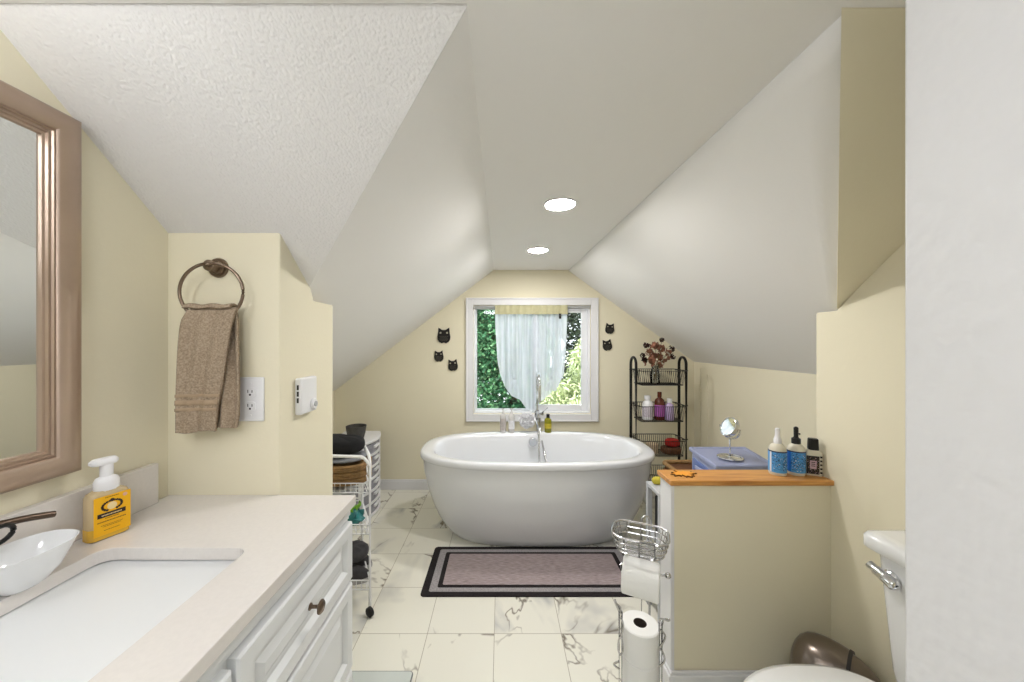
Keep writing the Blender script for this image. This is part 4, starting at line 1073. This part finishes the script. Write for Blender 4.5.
def small_bottle():
    x = (813-VX)/FPX*1.39; Y = 1.39; z = LZ
    t = Thing('perfume_bottle', 'small square bottle with tall black cap, dark ornate label', 'bottle', (x, Y, z), rotz=R(-26), local=True)
    w_, d_ = 0.027, 0.016
    rr_ = lambda a, b, zz, r: [(p[0], p[1], zz) for p in rrect(-a, a, -b, b, r, 5)]
    b = t.part('body', MB().rings([rr_(w_-.003,d_-.003,0,.006), rr_(w_,d_,.004,.008), rr_(w_,d_,.085,.008), rr_(w_-.005,d_-.003,.096,.008), rr_(.016,.012,.100,.006)]), M['ivory_plastic'])
    y = -d_-0.0006
    lb = t.part('label', MB().box(-w_+.003, w_-.012, y-.0005, y, .008, .078), M['slot'], label='dark ornate label')
    m = MB(); rq = random.Random(2)
    for i in range(80):
        a, c_ = rq.uniform(-w_+.004, w_-.015), rq.uniform(.010, .074)
        m.box(a, a+rq.uniform(.001,.0028), y-.0009, y-.0005, c_, c_+rq.uniform(.001,.0024), rq.choice([0,0,1]))
    m.box(-.014, .006, y-.0013, y-.0009, .028, .060, 1)
    for zz in (.052, .045, .038): m.box(-.010, .002, y-.0016, y-.0013, zz, zz+.003, 2)
    m.build('label_print', [M['rattan'], mat('mauve_print', srgb(196,166,176), .6, vary=.05), M['label_black']], lb, (0,0,0), smooth=False)
    for k in range(5): pass
    t.part('cap', MB().rings([rr_(.0155,.0125,.099,.006), rr_(.0165,.0135,.101,.007), rr_(.0150,.0125,.140,.006), rr_(.0135,.011,.1425,.005)]), M['black_plastic'])
    # side print
    m = MB()
    for i in range(5): m.box(w_-.010, w_-.003, y-.0003, y+.0002, .012+i*.015, .019+i*.015)
    t.part('side_print', m, M['slot'], smooth=False)
small_bottle()

# ================================================================== BLUE DRAWER UNIT + MAKEUP MIRROR
def blue_drawers():
    A, B_, Cc, D = Vector((1.035,1.955)), Vector((1.000,1.655)), Vector((1.290,1.655)), Vector((1.345,1.955))
    zt = 0.755
    t = Thing('plastic_drawer_cart', 'periwinkle blue plastic drawer unit behind the half wall', 'drawers', (1.17, 1.80, 0))
    def q(ins, z): 
        c = (A+B_+Cc+D)/4
        return [tuple((p + (c-p).normalized()*ins)) + (z,) for p in (A, B_, Cc, D)]
    t.part('top', MB().rings([q(0,zt-0.022), q(0,zt-0.004), q(0.006,zt), q(0.03,zt), q(0.036,zt-0.005)]), M['blue_plastic'], bevel=0.003)
    t.part('carcass', MB().rings([q(0.015,0.03), q(0.015,zt-0.022)]), M['blue_plastic'], bevel=0.004)
    for k in range(4):
        z0_ = 0.05 + k*0.168
        dr = t.part('drawer', MB().add([(1.009,1.69,z0_),(1.03,1.69,z0_),(1.045,1.92,z0_),(1.036,1.92,z0_),(1.009,1.69,z0_+.152),(1.03,1.69,z0_+.152),(1.045,1.92,z0_+.152),(1.036,1.92,z0_+.152)],[(0,3,2,1),(4,5,6,7),(0,1,5,4),(1,2,6,5),(2,3,7,6),(3,0,4,7)]), M['blue_dark'], bevel=0.002)
        t.part('drawer_lip', MB().box(1.008, 1.018, 1.76, 1.85, z0_+0.115, z0_+0.135), M['blue_plastic'], parent=dr, bevel=0.003)
    for x in (1.04, 1.27):
        for y in (1.70, 1.90):
            t.part('foot', MB().lathe([(0.012,0.0),(0.018,0.03)], (x,y,0), 14), M['rubber'])
blue_drawers()
def makeup_mirror():
    Y = 1.76; bc = P(731.5, 463, Y); bx = P(730,0,Y).x; z = 0.755
    t = Thing('makeup_mirror', 'round chrome tilting makeup mirror standing on the blue drawer unit', 'mirror', (bx, Y, z))
    t.part('base_ring', MB().tube([(bx+0.055*math.cos(a)-0.0, Y+0.050*math.sin(a), z+0.004) for a in [2*PI*i/36 for i in range(36)]], 0.004, 8, closed=True), M['chrome'])
    t.part('base_plate', MB().lathe([(0.052,0),(0.052,0.003),(0.01,0.006),(0.008,0.01)], (bx,Y,z), 32), M['chrome'])
    zc = P(0, 427, Y).z
    t.part('stem', MB().tube([(bx,Y,z+0.005),(bx,Y,zc-0.060)], 0.005, 12), M['chrome'])
    Mx_ = Matrix.Translation((bx-0.002, Y, zc)) @ Vector((-0.90, -0.06, 0.43)).to_track_quat('Z', 'Y').to_matrix().to_4x4()
    y_arc = [Vector((bx, Y, zc)) + Matrix.Rotation(R(-75),3,'Z') @ Vector((0.056*math.cos(a), 0, 0.056*math.sin(a))) for a in [PI+PI*i/16 for i in range(17)]]
    t.part('yoke', MB().tube(y_arc, 0.004, 8), M['chrome'])
    f = t.part('head', MB().lathe([(0.040,-0.012),(0.049,-0.010),(0.051,0.0),(0.049,0.010),(0.045,0.011),(0.044,0.008),(0.001,0.008)], (0,0,0), 36, M_=Mx_), M['chrome'])
    t.part('mirror_face', MB().lathe([(0.0435,0.0085),(0.001,0.0086)], (0,0,0), 36, M_=Mx_, cap0=False), M['mirror'], parent=f)
makeup_mirror()

# ================================================================== GREY SIDE UNIT, HAMPER
def grey_unit():
    x0_, x1_, y0_, y1_, zt = 0.742, 0.978, 1.66, 1.82, 0.618
    t = Thing('grey_shelf_unit', 'light grey open shelf stand behind the end of the half wall', 'shelf', ((x0_+x1_)/2, (y0_+y1_)/2, 0))
    t.part('top', MB().box(x0_, x1_, y0_, y1_, zt-0.018, zt), M['grey_plastic'], bevel=0.003)
    for x in (x0_+0.012, x1_-0.012):
        for y in (y0_+0.012, y1_-0.012):
            t.part('leg', MB().box(x-0.012, x+0.012, y-0.012, y+0.012, 0, zt-0.018), M['grey_plastic'], bevel=0.002)
    for z in (0.36, 0.08):
        t.part('shelf', MB().box(x0_+0.004, x1_-0.004, y0_+0.004, y1_-0.004, z, z+0.012), M['grey_plastic'], bevel=0.002)
    return x0_, x1_, y0_, y1_, zt
gx = grey_unit()
tag(MB().box(0.775, 0.945, 1.69, 1.795, 0.372, 0.56).build('storage_bin', M['black_plastic'], None, (0.86, 1.74, 0.372), bevel=0.01, bseg=3), 'black bin on the grey shelf stand', 'bin')
m = MB(); sp = P(655.5, 478.5, 1.78); 
m.rings([superring(sp.x+0.012, 1.78, 0.030*s2, 0.022*s2, 0.6185+z_, 2.4, 20) for s2, z_ in ((0.7,0),(0.95,0.006),(1,0.016),(0.9,0.028),(0.6,0.034))])
tag(m.build('bath_sponge', M['yellow_green'], None, (sp.x+0.012, 1.78, 0.6185), subsurf=1), 'yellow green bath sponge on the grey shelf stand', 'sponge')
def hamper():
    x0_, x1_, y0_, y1_ = 1.04, 1.30, 2.02, 2.28
    t = Thing('wicker_hamper', 'dark brown wicker hamper between the tub and black rack', 'basket', (1.17, 2.15, 0))
    rr_ = lambda i, z: [(p[0], p[1], z) for p in rrect(x0_+i, x1_-i, y0_+i, y1_-i, 0.03, 5)]
    t.part('basket', MB().rings([rr_(0.02,0), rr_(0.005,0.05), rr_(0.0,0.55)]), M['wicker'])
    t.part('rim', MB().tube(rr_(0.0,0.56), 0.014, 10, closed=True), M['rattan'])
    m = MB()
    for k in range(14): m.tube(rr_(0.0+0.004*(13-k)/13, 0.04+k*0.037), 0.006, 6, closed=True)
    t.part('weave', m, M['wicker'])
hamper()

# ================================================================== TOILET PAPER STAND
def roll(cx, cy, z0_, r, h, name, label, group, axis='z', Mx_=None):
    t = Thing(name, label, 'toilet paper', (cx, cy, z0_), group=group)
    m = MB(); ri = 0.021
    Mq = Mx_ if Mx_ else Matrix.Translation((cx, cy, z0_))
    prf = [(ri,0.001),(r-0.004,0.0),(r,0.003),(r,h-0.003),(r-0.004,h),(ri,h-0.001)]
    m.lathe(prf, (0,0,0), 40, M_=Mq, cap0=False, cap1=False)
    b = t.part('paper', m, M['paper'])
    t.part('core', MB().lathe([(ri,0.0),(ri,h)], (0,0,0), 28, M_=Mq, cap0=False, cap1=False), M['core'], label='brown cardboard core')
    return t, b
SX_, SY_ = 0.470, 1.20
def stand():
    t = Thing('toilet_paper_stand', 'chrome wire toilet paper stand with basket top in front of the half wall', 'toilet paper holder', (SX_, SY_, 0))
    m = MB().tube([(SX_+0.085*math.cos(a), SY_+0.085*math.sin(a), 0.006) for a in [2*PI*i/32 for i in range(32)]], 0.005, 8, closed=True)
    for a in (0.5, 2.6, 4.4): m.tube([(SX_+0.08*math.cos(a), SY_+0.08*math.sin(a), 0.006), (SX_+0.05*math.cos(a), SY_+0.05*math.sin(a), 0.055)], 0.004, 8)
    m.tube([(SX_+0.055*math.cos(a), SY_+0.055*math.sin(a), 0.058) for a in [2*PI*i/32 for i in range(32)]], 0.004, 8, closed=True)
    m.tube([(SX_-0.055, SY_, 0.058), (SX_+0.055, SY_, 0.058)], 0.004, 8).tube([(SX_, SY_-0.055, 0.058), (SX_, SY_+0.07, 0.058)], 0.004, 8)
    t.part('base', m, M['satin'])
    # twin back rods rising to the handle loop
    yb = SY_ + 0.078; xa, xb = P(641.5,0,yb).x, P(649.5,0,yb).x
    zt = P(0, 516, yb).z
    pts = [(xa,yb,0.006),(xa,yb,zt-0.025)] + [((xa+xb)/2-0.0135*math.cos(a), yb, zt-0.014+0.0135*math.sin(a)) for a in [PI*i/8 for i in range(9)]] + [(xb,yb,zt-0.025),(xb,yb,0.006)]
    t.part('column', MB().tube(pts, 0.0038, 10), M['satin'])
    # decorated side rods around the spare rolls
    for (px, topy, s2) in ((620.5, 611, -1), (660.5, 622, 1)):
        yq = SY_ - 0.035
        x = P(px, 0, yq).x; zt2 = P(0, topy, yq).z
        m = MB()
        for dx in (-0.0045, 0.0045):
            m.tube([(x+dx, yq, 0.058), (x+dx, yq, zt2)], 0.003, 8)
        hx = s2*0.020
        m.tube(catmull([(x-0.004, yq, zt2-0.01), (x, yq, zt2+0.01), (x+hx, yq-0.01, zt2+ (0.012 if s2 > 0 else 0.035)), (x+hx*1.1, yq-0.012, zt2+(0.018 if s2 > 0 else 0.045)), (x+hx*0.6, yq, zt2+(0.008 if s2>0 else 0.02)), (x+0.004, yq, zt2-0.012)], 6), 0.003, 8)
        # S scroll
        sc = catmull([(x+0.002, yq, zt2-0.02), (x+0.018, yq, zt2-0.045), (x+0.006, yq, zt2-0.075), (x-0.014, yq, zt2-0.095), (x-0.018, yq, zt2-0.125), (x+0.0, yq, zt2-0.142), (x+0.016, yq, zt2-0.125), (x+0.010, yq, zt2-0.095), (x-0.004, yq, zt2-0.080)], 6)
        m.tube([Vector(((p.x-x)*(1.2 if s2 > 0 else 0.45)+x-(0.007 if s2 > 0 else 0), p.y-0.002, p.z)) for p in sc], 0.0032, 8)
        if s2 < 0: m.tube(catmull([(x-0.004,yq,zt2-0.165),(x-0.022,yq,zt2-0.175),(x-0.004,yq,zt2-0.19)],6), 0.003, 8)
        m.tube([(x, yq, 0.058), (SX_+s2*0.05, SY_-0.01, 0.058)], 0.004, 8)
        t.part('side_rod', m, M['satin'])
    # arm for the roll in use
    za = P(0, 570, 1.17).z
    ar = MB().tube([((xa+xb)/2, yb, za+0.055), ((xa+xb)/2-0.0, 1.18, za+0.055), (P(622,0,1.17).x-0.008, 1.165, za+0.02), (P(622,0,1.17).x-0.008, 1.155, za+0.004), (P(668,0,1.12).x, 1.120, za+0.014)], 0.0035, 8)
    pk = P(667, 573, 1.120)
    ar.sphere((P(668,0,1.12).x, 1.120, za+0.014), 0.0095, 14)
    t.part('roll_arm', ar, M['satin'])
    # top wire basket
    zr_ = 0.706; zb_ = 0.65
    bx_, by_ = P(640,0,1.165).x, 1.165
    Mt = Matrix.Translation((bx_, by_, zr_)) @ Matrix.Rotation(R(-24), 4, 'Z') @ Matrix.Rotation(R(0), 4, 'X')
    m = MB()
    def ov(a, b, z): return [Mt @ Vector(p) for p in [(q[0], q[1], z) for q in rrect(-a, a, -b, b, 0.042, 7)]]
    m.tube(ov(0.086, 0.062, 0.0), 0.0036, 8, closed=True)
    m.tube(ov(0.083, 0.060, -0.018), 0.0022, 6, closed=True)
    m.tube(ov(0.079, 0.056, -0.036), 0.0022, 6, closed=True)
    m.tube(ov(0.072, 0.050, -0.054), 0.003, 8, closed=True)
    for i in range(9):
        u = -1 + 2*(i+0.5)/9; y = 0.050*u*0.95
        xx = 0.072 - 0.02*abs(u)**3
        m.tube([Mt @ Vector(p) for p in [(-xx-0.012, y*1.15, 0), (-xx, y, -0.054), (xx, y, -0.054), (xx+0.012, y*1.15, 0)]], 0.0017, 6)
    for x in (-0.045, 0.0, 0.045):
        m.tube([Mt @ Vector(p) for p in [(x, -0.062, 0), (x, -0.050, -0.055), (x, 0.050, -0.055), (x, 0.062, 0)]], 0.0024, 6)
    t.part('basket', m, M['satin'])
    return za
za = stand()
RH = 0.1065
for k in range(3):
    lab = ['bottom spare toilet paper roll, lowest in the chrome stand', 'middle spare toilet paper roll in the chrome stand', 'topmost spare toilet paper roll with visible core in the chrome stand'][k]
    roll(SX_, SY_, 0.063+k*RH, 0.0605, RH-0.001, 'toilet_paper_roll', lab, 'spare rolls stacked in the stand')
ca = P(622, 0, 1.165).x; cb = P(655, 0, 1.145).x
zrc = za - 0.002
d = Vector((cb-ca, -0.046, -0.004)); ln = d.length
Mq = Matrix.Translation((ca, 1.158, zrc)) @ d.to_track_quat('Z', 'Y').to_matrix().to_4x4()
t, b = roll((ca+cb)/2, 1.145, zrc-0.055, 0.055, ln, 'toilet_paper_roll', 'toilet paper roll in use hanging on the stand arm below the wire basket', None, Mx_=Mq)
yf = 1.085


# ================================================================== WHITE WIRE CART (left)
def wire_cart():
    # local frame: end frame faces the room; local x along length (to the left), y across
    fx, fy = -0.635, 1.72
    t = Thing('wire_cart', 'white wire rolling cart with three shelves beside the vanity', 'cart', (fx, fy, 0), rotz=R(0), local=True)
    W = 0.26; Lg = 0.42; zt = 0.775
    skew = -0.155
    F = lambda a, b, z: (-a + skew*b/W*0.9, b, z)     # a = leftwards, b = depth
    m = MB()
    def upr(a):
        pts = [F(a,0,0.055), F(a,0,zt-0.05)] + [F(a, 0.05-0.05*math.cos(q), zt-0.05+0.05*math.sin(q)) for q in [PI/2*i/6 for i in range(1,7)]] + [F(a, W-0.05+0.05*math.sin(q), zt-0.05+0.05*math.cos(q)) for q in [PI/2*i/6 for i in range(0,7)]] + [F(a,W,zt-0.06), F(a,W,0.055)]
        return pts
    for a in (0, Lg):
        t.part('end_frame', MB().tube(upr(a), 0.0075, 10), M['white_wire'])
    hr = [F(0.0,0.0,zt-0.045), F(0.03,0.0,zt-0.008), F(0.08,0.0,zt), F(Lg-0.08,0,zt), F(Lg,0,zt-0.045)]
    t.part('handle_rail', MB().tube(catmull(hr, 6), 0.0075, 10), M['white_wire'])
    for zs in (0.60, 0.40, 0.13):
        m = MB()
        for dz in (0, 0.045):
            m.tube([F(0,0,zs+dz), F(Lg,0,zs+dz)], 0.0035, 8).tube([F(0,W,zs+dz), F(Lg,W,zs+dz)], 0.0035, 8)
            m.tube([F(0,0,zs+dz), F(0,W,zs+dz)], 0.0035, 8).tube([F(Lg,0,zs+dz), F(Lg,W,zs+dz)], 0.0035, 8)
        for i in range(16):
            u = Lg*(i+0.5)/16
            m.tube([F(u,0,zs+0.045), F(u,0.002,zs), F(u,W-0.002,zs), F(u,W,zs+0.045)], 0.0018, 6)
        for i in range(3):
            v_ = W*(i+0.5)/3; m.tube([F(0,v_,zs), F(Lg,v_,zs)], 0.0024, 6)
        # zigzag on the end
        m.tube([F(0,W*i/8,zs+(0.045 if i%2 else 0)) for i in range(9)], 0.002, 6)
        t.part('wire_shelf', m, M['white_wire'])
    m = MB()
    m.tube([F(0,W*i/4,zt-0.05-(0.06 if i%2 else 0)) for i in range(5)], 0.004, 6)
    t.part('lattice', m, M['white_wire'])
    for a in (0, Lg):
        for b in (0, W):
            x, y, _ = F(a, b, 0)
            c = t.part('caster', MB().tube([(x,y,0.02),(x,y,0.06)], 0.006, 8).lathe([(0.019,-0.009),(0.023,-0.006),(0.023,0.006),(0.019,0.009)], (0,0,0), 20, M_=Matrix.Translation((x,y-0.002,0.0235)) @ Matrix.Rotation(R(62),4,'Z') @ Matrix.Rotation(R(90),4,'Y')), M['rubber'], label='black caster wheel')
    return fx, fy
wire_cart()
zs1 = 0.605
def soft_block(name, matl, cx, cy, z, a, b, h, label, cat, n=3.0, seed=0, group=None, rot=0.0):
    rr_ = random.Random(seed); rings_ = []
    K = 7
    for i in range(K):
        v_ = i/(K-1); s2 = 1 - 0.5*abs(2*v_-1)**5
        ring = superring(0, 0, a*s2, b*s2, h*v_, n, 40)
        ring = [(p[0]*math.cos(rot)-p[1]*math.sin(rot)+cx, p[0]*math.sin(rot)+p[1]*math.cos(rot)+cy, z+p[2]+ (0.003*math.sin(j*0.9+seed)+0.002*math.sin(j*2.1))*(v_)) for j, p in enumerate(ring)]
        rings_.append(ring)
    o = MB().rings(rings_).build(name, matl, None, (cx, cy, z), subsurf=1)
    return tag(o, label, cat, group)
# top shelf: rattan tray stack, grey cloth, black garment
cxs, cys = -0.855, 1.85
for k in range(3):
    lab = ['bottom flat woven rattan tray of the stack on the white cart', 'middle flat woven rattan tray of the stack on the white cart', 'top flat woven rattan tray of the stack on the white cart'][k]
    z_ = zs1 + 0.012 + k*0.034
    m = MB().rings([superring(cxs, cys, 0.165*s2, 0.105*s2, z_+dz, 3.2, 40) for s2, dz in ((0.95,0),(1,0.006),(1,0.026),(0.97,0.031),(0.93,0.031),(0.92,0.012),(0.02,0.010))])
    for q in range(3): m.tube(superring(cxs, cys, 0.167, 0.107, z_+0.006+q*0.009, 3.2, 40), 0.0035, 6, closed=True)
    tag(m.build('rattan_tray', M['rattan'], None, (cxs, cys, z_)), lab, 'tray', 'rattan trays stacked on the cart')
soft_block('folded_towel', M['grey_cloth'], cxs, cys, zs1+0.118, 0.150, 0.095, 0.022, 'folded grey cloth between the rattan trays and the black garment', 'cloth', seed=2)
soft_block('black_garment', M['black_cloth'], cxs-0.01, cys, zs1+0.142, 0.150, 0.095, 0.095, 'folded black garment piled on top of the white cart', 'clothing', n=2.4, seed=4)
# grey bin below the trays (on middle shelf)
tag(MB().rings([[(p[0],p[1],z) for p in rrect(-0.97-e, -0.79+e, 1.775-e, 1.935+e, 0.02, 5)] for e, z in ((-0.012,0.406),(0.0,0.50),(0.004,0.585),(0.010,0.585),(0.010,0.592))]).build('storage_tub', M['grey_plastic'], None, (-0.88, 1.855, 0.406)), 'grey plastic tub on the middle shelf of the white cart', 'tub')
# green package
gp = P(356, 517, 1.80)
m = MB(); rg = random.Random(8)
for i in range(9):
    c = Vector((gp.x + rg.uniform(-0.035,0.015), 1.80 + rg.uniform(-0.03,0.04), 0.470 + rg.uniform(-0.035,0.035)))
    dd = Vector((rg.gauss(0,1), rg.gauss(0,1)-0.5, rg.gauss(0,1))).normalized(); x_, y_ = frame_from_dir(dd)
    m.grid(lambda u, v: c + x_*(u-0.5)*0.055 + y_*(v-0.5)*0.05 + dd*0.012*math.sin(u*5+i)*math.cos(v*4), 6, 6, mi=(1 if c.z < 0.455 else 0))
m.rings([superring(gp.x-0.012, 1.81, 0.030*s2, 0.030*s2, 0.406+z_, 2.4, 18) for s2, z_ in ((0.8,0),(1,0.01),(1.05,0.03),(0.8,0.055),(0.3,0.07))], mi=1)
tag(m.build('crinkled_package', [M['green_plastic'], M['teal_plastic']], None, (gp.x, 1.80, 0.406), solid=0.001, recalc=False), 'crinkled lime green and teal package on the middle shelf of the white cart', 'package')
# shoes on the bottom shelf
def shoe(cx, cy, z, rot, label):
    t = Thing('slipper', label, 'shoe', (cx, cy, z), rotz=rot, local=True, group='dark shoes on the lowest cart shelf')
    L_ = 0.115
    def foot(z_, k): return [((p[0]), p[1]*(1.0 if p[0] > 0 else 0.8), z_) for p in superring(0, 0, L_*k, 0.040*k, 0, 2.2, 32)]
    t.part('sole', MB().rings([foot(0,0.97), foot(0.004,1), foot(0.018,1), foot(0.021,0.97)]), M['shoe_sole'], label='pale sole')
    def up(k, z_, sh): return [(p[0]+sh, p[1], z_) for p in foot(0, k)]
    t.part('upper', MB().rings([up(0.96,0.021,0), up(0.93,0.040,0), up(0.80,0.058,-0.008), up(0.62,0.070,-0.022), up(0.5,0.072,-0.028), up(0.42,0.060,-0.03), up(0.38,0.03,-0.03)]), M['shoe'])
    t.part('strap', MB().tube([(0.01, 0.036*math.cos(a), 0.030+0.038*math.sin(a)) for a in [PI*i/10 for i in range(11)]], 0.005, 8), M['shoe_sole'])
shoe(-0.77, 1.775, 0.134, R(8), 'dark grey shoe at the front of the lowest cart shelf')
shoe(-0.80, 1.90, 0.134, R(-6), 'dark grey shoe behind the other on the lowest cart shelf')
soft_block('rolled_cloth', M['shoe'], -0.775, 1.84, 0.207, 0.085, 0.075, 0.07, 'dark rolled cloth piled on the shoes on the lowest cart shelf', 'cloth', n=2.2, seed=6)

# ================================================================== WHITE DRAWER TOWER + POT
def drawer_tower():
    x0_, x1_, y0_, y1_, zt = -1.30, -1.02, 2.57, 2.98, 0.585
    t = Thing('plastic_drawer_tower', 'white plastic tower of clear bow-front drawers in the back left corner', 'drawers', (-1.18, 2.78, 0))
    def foot(e, z, bulge=0.055):
        pts = [(x0_-e, y0_-e), (x1_+e, y0_-e)] + [(x1_+e+bulge*math.sin(PI*i/10), y0_-e+(y1_-y0_+2*e)*i/10) for i in range(1,10)] + [(x1_+e, y1_+e), (x0_-e, y1_+e)]
        return [(a, b, z) for a, b in pts]
    t.part('top', MB().rings([foot(0.006,zt-0.018), foot(0.006,zt-0.004), foot(0.0,zt)]), M['white_plastic'], bevel=0.002)
    t.part('carcass', MB().box(x0_, x1_, y0_, y1_, 0.0, zt-0.018), M['clear_plastic'], bevel=0.003)
    n = 6; hh = (zt-0.02-0.02)/n
    for k in range(n):
        z0_ = 0.012 + k*hh
        t.part('divider', MB().rings([foot(0.003,z0_), foot(0.003,z0_+0.012)]), M['white_plastic'], bevel=0.001)
        d_ = t.part('drawer', MB().rings([[(p[0], p[1], z) for p in foot(-0.006, 0, 0.050)] for z in (z0_+0.014, z0_+hh-0.002)]), M['clear_plastic'])
        t.part('handle', MB().box(x1_+0.040, x1_+0.058, 2.73, 2.82, z0_+hh*0.55, z0_+hh*0.75), M['white_plastic'], parent=d_, bevel=0.003)
    for y in (y0_, y1_):
        t.part('corner_post', MB().box(x1_-0.012, x1_+0.006, y-0.006, y+0.006, 0, zt-0.018), M['white_plastic'], bevel=0.002)
    return zt
zt_ = drawer_tower()
pp = P(357, 433, 2.66)
px_ = -1.085
m = MB().lathe([(0.044,0),(0.050,0.006),(0.064,0.06),(0.070,0.095),(0.073,0.118),(0.069,0.118),(0.064,0.09),(0.056,0.04),(0.001,0.03)], (px_,2.66,zt_), 32)
tag(m.build('stoneware_pot', M['charcoal_pot'], None, (px_, 2.66, zt_)), 'dark grey textured pot on top of the white drawer tower', 'pot')

# ================================================================== GLASS SCALE
m = Thing('bathroom_scale', 'pale glass bathroom scale at the foot of the vanity', 'scale', (-0.50, 1.27, 0))
pts = rrect(-0.455-0.18, -0.350, 1.13, 1.408, 0.012, 5)
m.part('platform', MB().rings([[(p[0],p[1],z) for p in pts] for z in (0.016, 0.024)]), M['scale_glass'])
m.part('rim', MB().tube([(p[0],p[1],0.020) for p in pts], 0.0042, 8, closed=True), M['scale_rim'])
m.part('foot', MB().lathe([(0.018,0),(0.018,0.016)], (-0.375,1.38,0), 14).lathe([(0.018,0),(0.018,0.016)], (-0.60,1.38,0), 14).lathe([(0.018,0),(0.018,0.016)], (-0.375,1.15,0), 14).lathe([(0.018,0),(0.018,0.016)], (-0.60,1.15,0), 14), M['scale_rim'])

# ================================================================== TOILET
def toilet():
    cy = 0.815
    t = Thing('toilet', 'white two piece toilet with closed lid beside the half wall', 'toilet', (0.95, cy, 0))
    def egg(cx, a_front, a_back, b, z, seg=56):
        out = []
        for i in range(seg):
            q = 2*PI*i/seg; c, s2 = math.cos(q), math.sin(q)
            a = a_back if c > 0 else a_front
            n = 2.0 if c < 0 else 3.0
            out.append((cx + a*math.copysign(abs(c)**(2/n), c), cy + b*math.copysign(abs(s2)**(2/n), s2), z))
        return out
    cx = 0.83
    t.part('bowl', MB().rings([egg(0.88,0.16,0.20,0.11,0.0), egg(0.88,0.17,0.20,0.115,0.03), egg(0.88,0.15,0.20,0.10,0.14), egg(0.87,0.17,0.22,0.12,0.24), egg(cx,0.215,0.24,0.165,0.34), egg(cx,0.235,0.25,0.182,0.375), egg(cx,0.235,0.25,0.182,0.385), egg(cx,0.10,0.1,0.08,0.385)]), M['porcelain'], angle=60)
    t.part('seat', MB().rings([egg(cx,0.258,0.20,0.186,0.387), egg(cx,0.263,0.205,0.191,0.390), egg(cx,0.263,0.205,0.191,0.400), egg(cx,0.258,0.20,0.186,0.403)]), M['porcelain'], angle=60)
    t.part('lid', MB().rings([egg(cx,0.258,0.20,0.186,0.405), egg(cx,0.264,0.205,0.192,0.408), egg(cx,0.262,0.205,0.191,0.418), egg(cx,0.245,0.195,0.174,0.426), egg(cx,0.15,0.14,0.11,0.430), egg(cx,0.02,0.02,0.02,0.431)]), M['porcelain'], angle=60)
    def tk(x0_, y0_, y1_, z, r=0.03): return [(p[0], p[1], z) for p in rrect(x0_, XR-0.012, y0_, y1_, r, 6)]
    tank = t.part('tank', MB().rings([tk(1.085,0.64,0.99,0.39), tk(1.085,0.63,1.0,0.42), tk(1.075,0.605,1.022,0.70), tk(1.073,0.602,1.025,0.742)]), M['porcelain'])
    t.part('tank_lid', MB().rings([tk(1.056,0.590,1.040,0.738), tk(1.050,0.584,1.046,0.742), tk(1.050,0.584,1.046,0.770), tk(1.055,0.589,1.041,0.779), tk(1.070,0.604,1.026,0.784)]), M['porcelain'], angle=60)
    # flush lever on the front face near the far end
    hm = MB()
    cpt = Vector((1.073, 0.975, 0.682))
    Mx_ = Matrix.Translation(cpt) @ Matrix.Rotation(R(-90), 4, 'Y')
    hm.lathe([(0.020,0),(0.020,0.004),(0.015,0.010),(0.010,0.014),(0.001,0.015)], (0,0,0), 24, M_=Mx_)
    lv = catmull([cpt+Vector((-0.014,-0.028,-0.010)), cpt+Vector((-0.016,0.0,0.0)), cpt+Vector((-0.016,0.025,0.006)), cpt+Vector((-0.016,0.045,0.012))], 6)
    hm.tube(lv, [0.007,0.012]+[0.0155]*6+[0.0135]*5+[0.0115]*5+[0.006], 14)
    t.part('flush_lever', hm, M['chrome'], parent=tank, label='chrome flush lever')
toilet()

# ================================================================== TRASH CAN
def trash():
    yc = 1.165
    t = Thing('step_trash_can', 'rounded bronze metal trash can between the toilet and half wall', 'trash can', (1.07, 1.15, 0))
    def sec(x, w_, h, z0_=0.0, n=28):
        out = []
        for i in range(n+1):
            a = PI*i/n
            out.append((x, yc - w_*math.copysign(abs(math.cos(a))**0.8, math.cos(a)), z0_ + (h-z0_)*abs(math.sin(a))**0.75))
        return out
    rq = R(-50)
    def turn(rs):
        out = []
        for r_ in rs:
            out.append([(1.085 + (p[0]-1.09)*math.cos(rq) - (p[1]-yc)*0.95*math.sin(rq), 1.145 + (p[0]-1.09)*math.sin(rq) + (p[1]-yc)*0.95*math.cos(rq), p[2]) for p in r_])
        return out
    st = [(0.972,0.004,0.24),(0.974,0.03,0.270),(0.981,0.055,0.298),(0.993,0.072,0.320),(1.010,0.085,0.335),(1.03,0.093,0.342),(1.05,0.096,0.345),(1.07,0.097,0.345),(1.09,0.097,0.343),(1.116,0.095,0.338)]
    t.part('lid', MB().rings(turn([sec(x, w_, h, 0.20) for x, w_, h in st])), M['can'], angle=50)
    st2 = [(1.124,0.0935,0.335),(1.14,0.091,0.329),(1.16,0.086,0.318),(1.18,0.078,0.300),(1.195,0.06,0.278),(1.203,0.02,0.25)]
    t.part('hinge_cover', MB().rings(turn([sec(x, w_, h, 0.10) for x, w_, h in st2])), M['can'], angle=50)
    t.part('seam', MB().rings(turn([sec(1.1155, 0.0965, 0.3410, 0.20), sec(1.1245, 0.0960, 0.3385, 0.20)])), M['slot'], label='black seam behind the lid')
    t.part('body', MB().rings(turn([superring(1.088, yc, a*0.86, b, z, 2.3, 48) for a, b, z in ((0.118,0.082,0.0),(0.122,0.086,0.006),(0.130,0.093,0.10),(0.134,0.0955,0.205))])), M['can'])
trash()
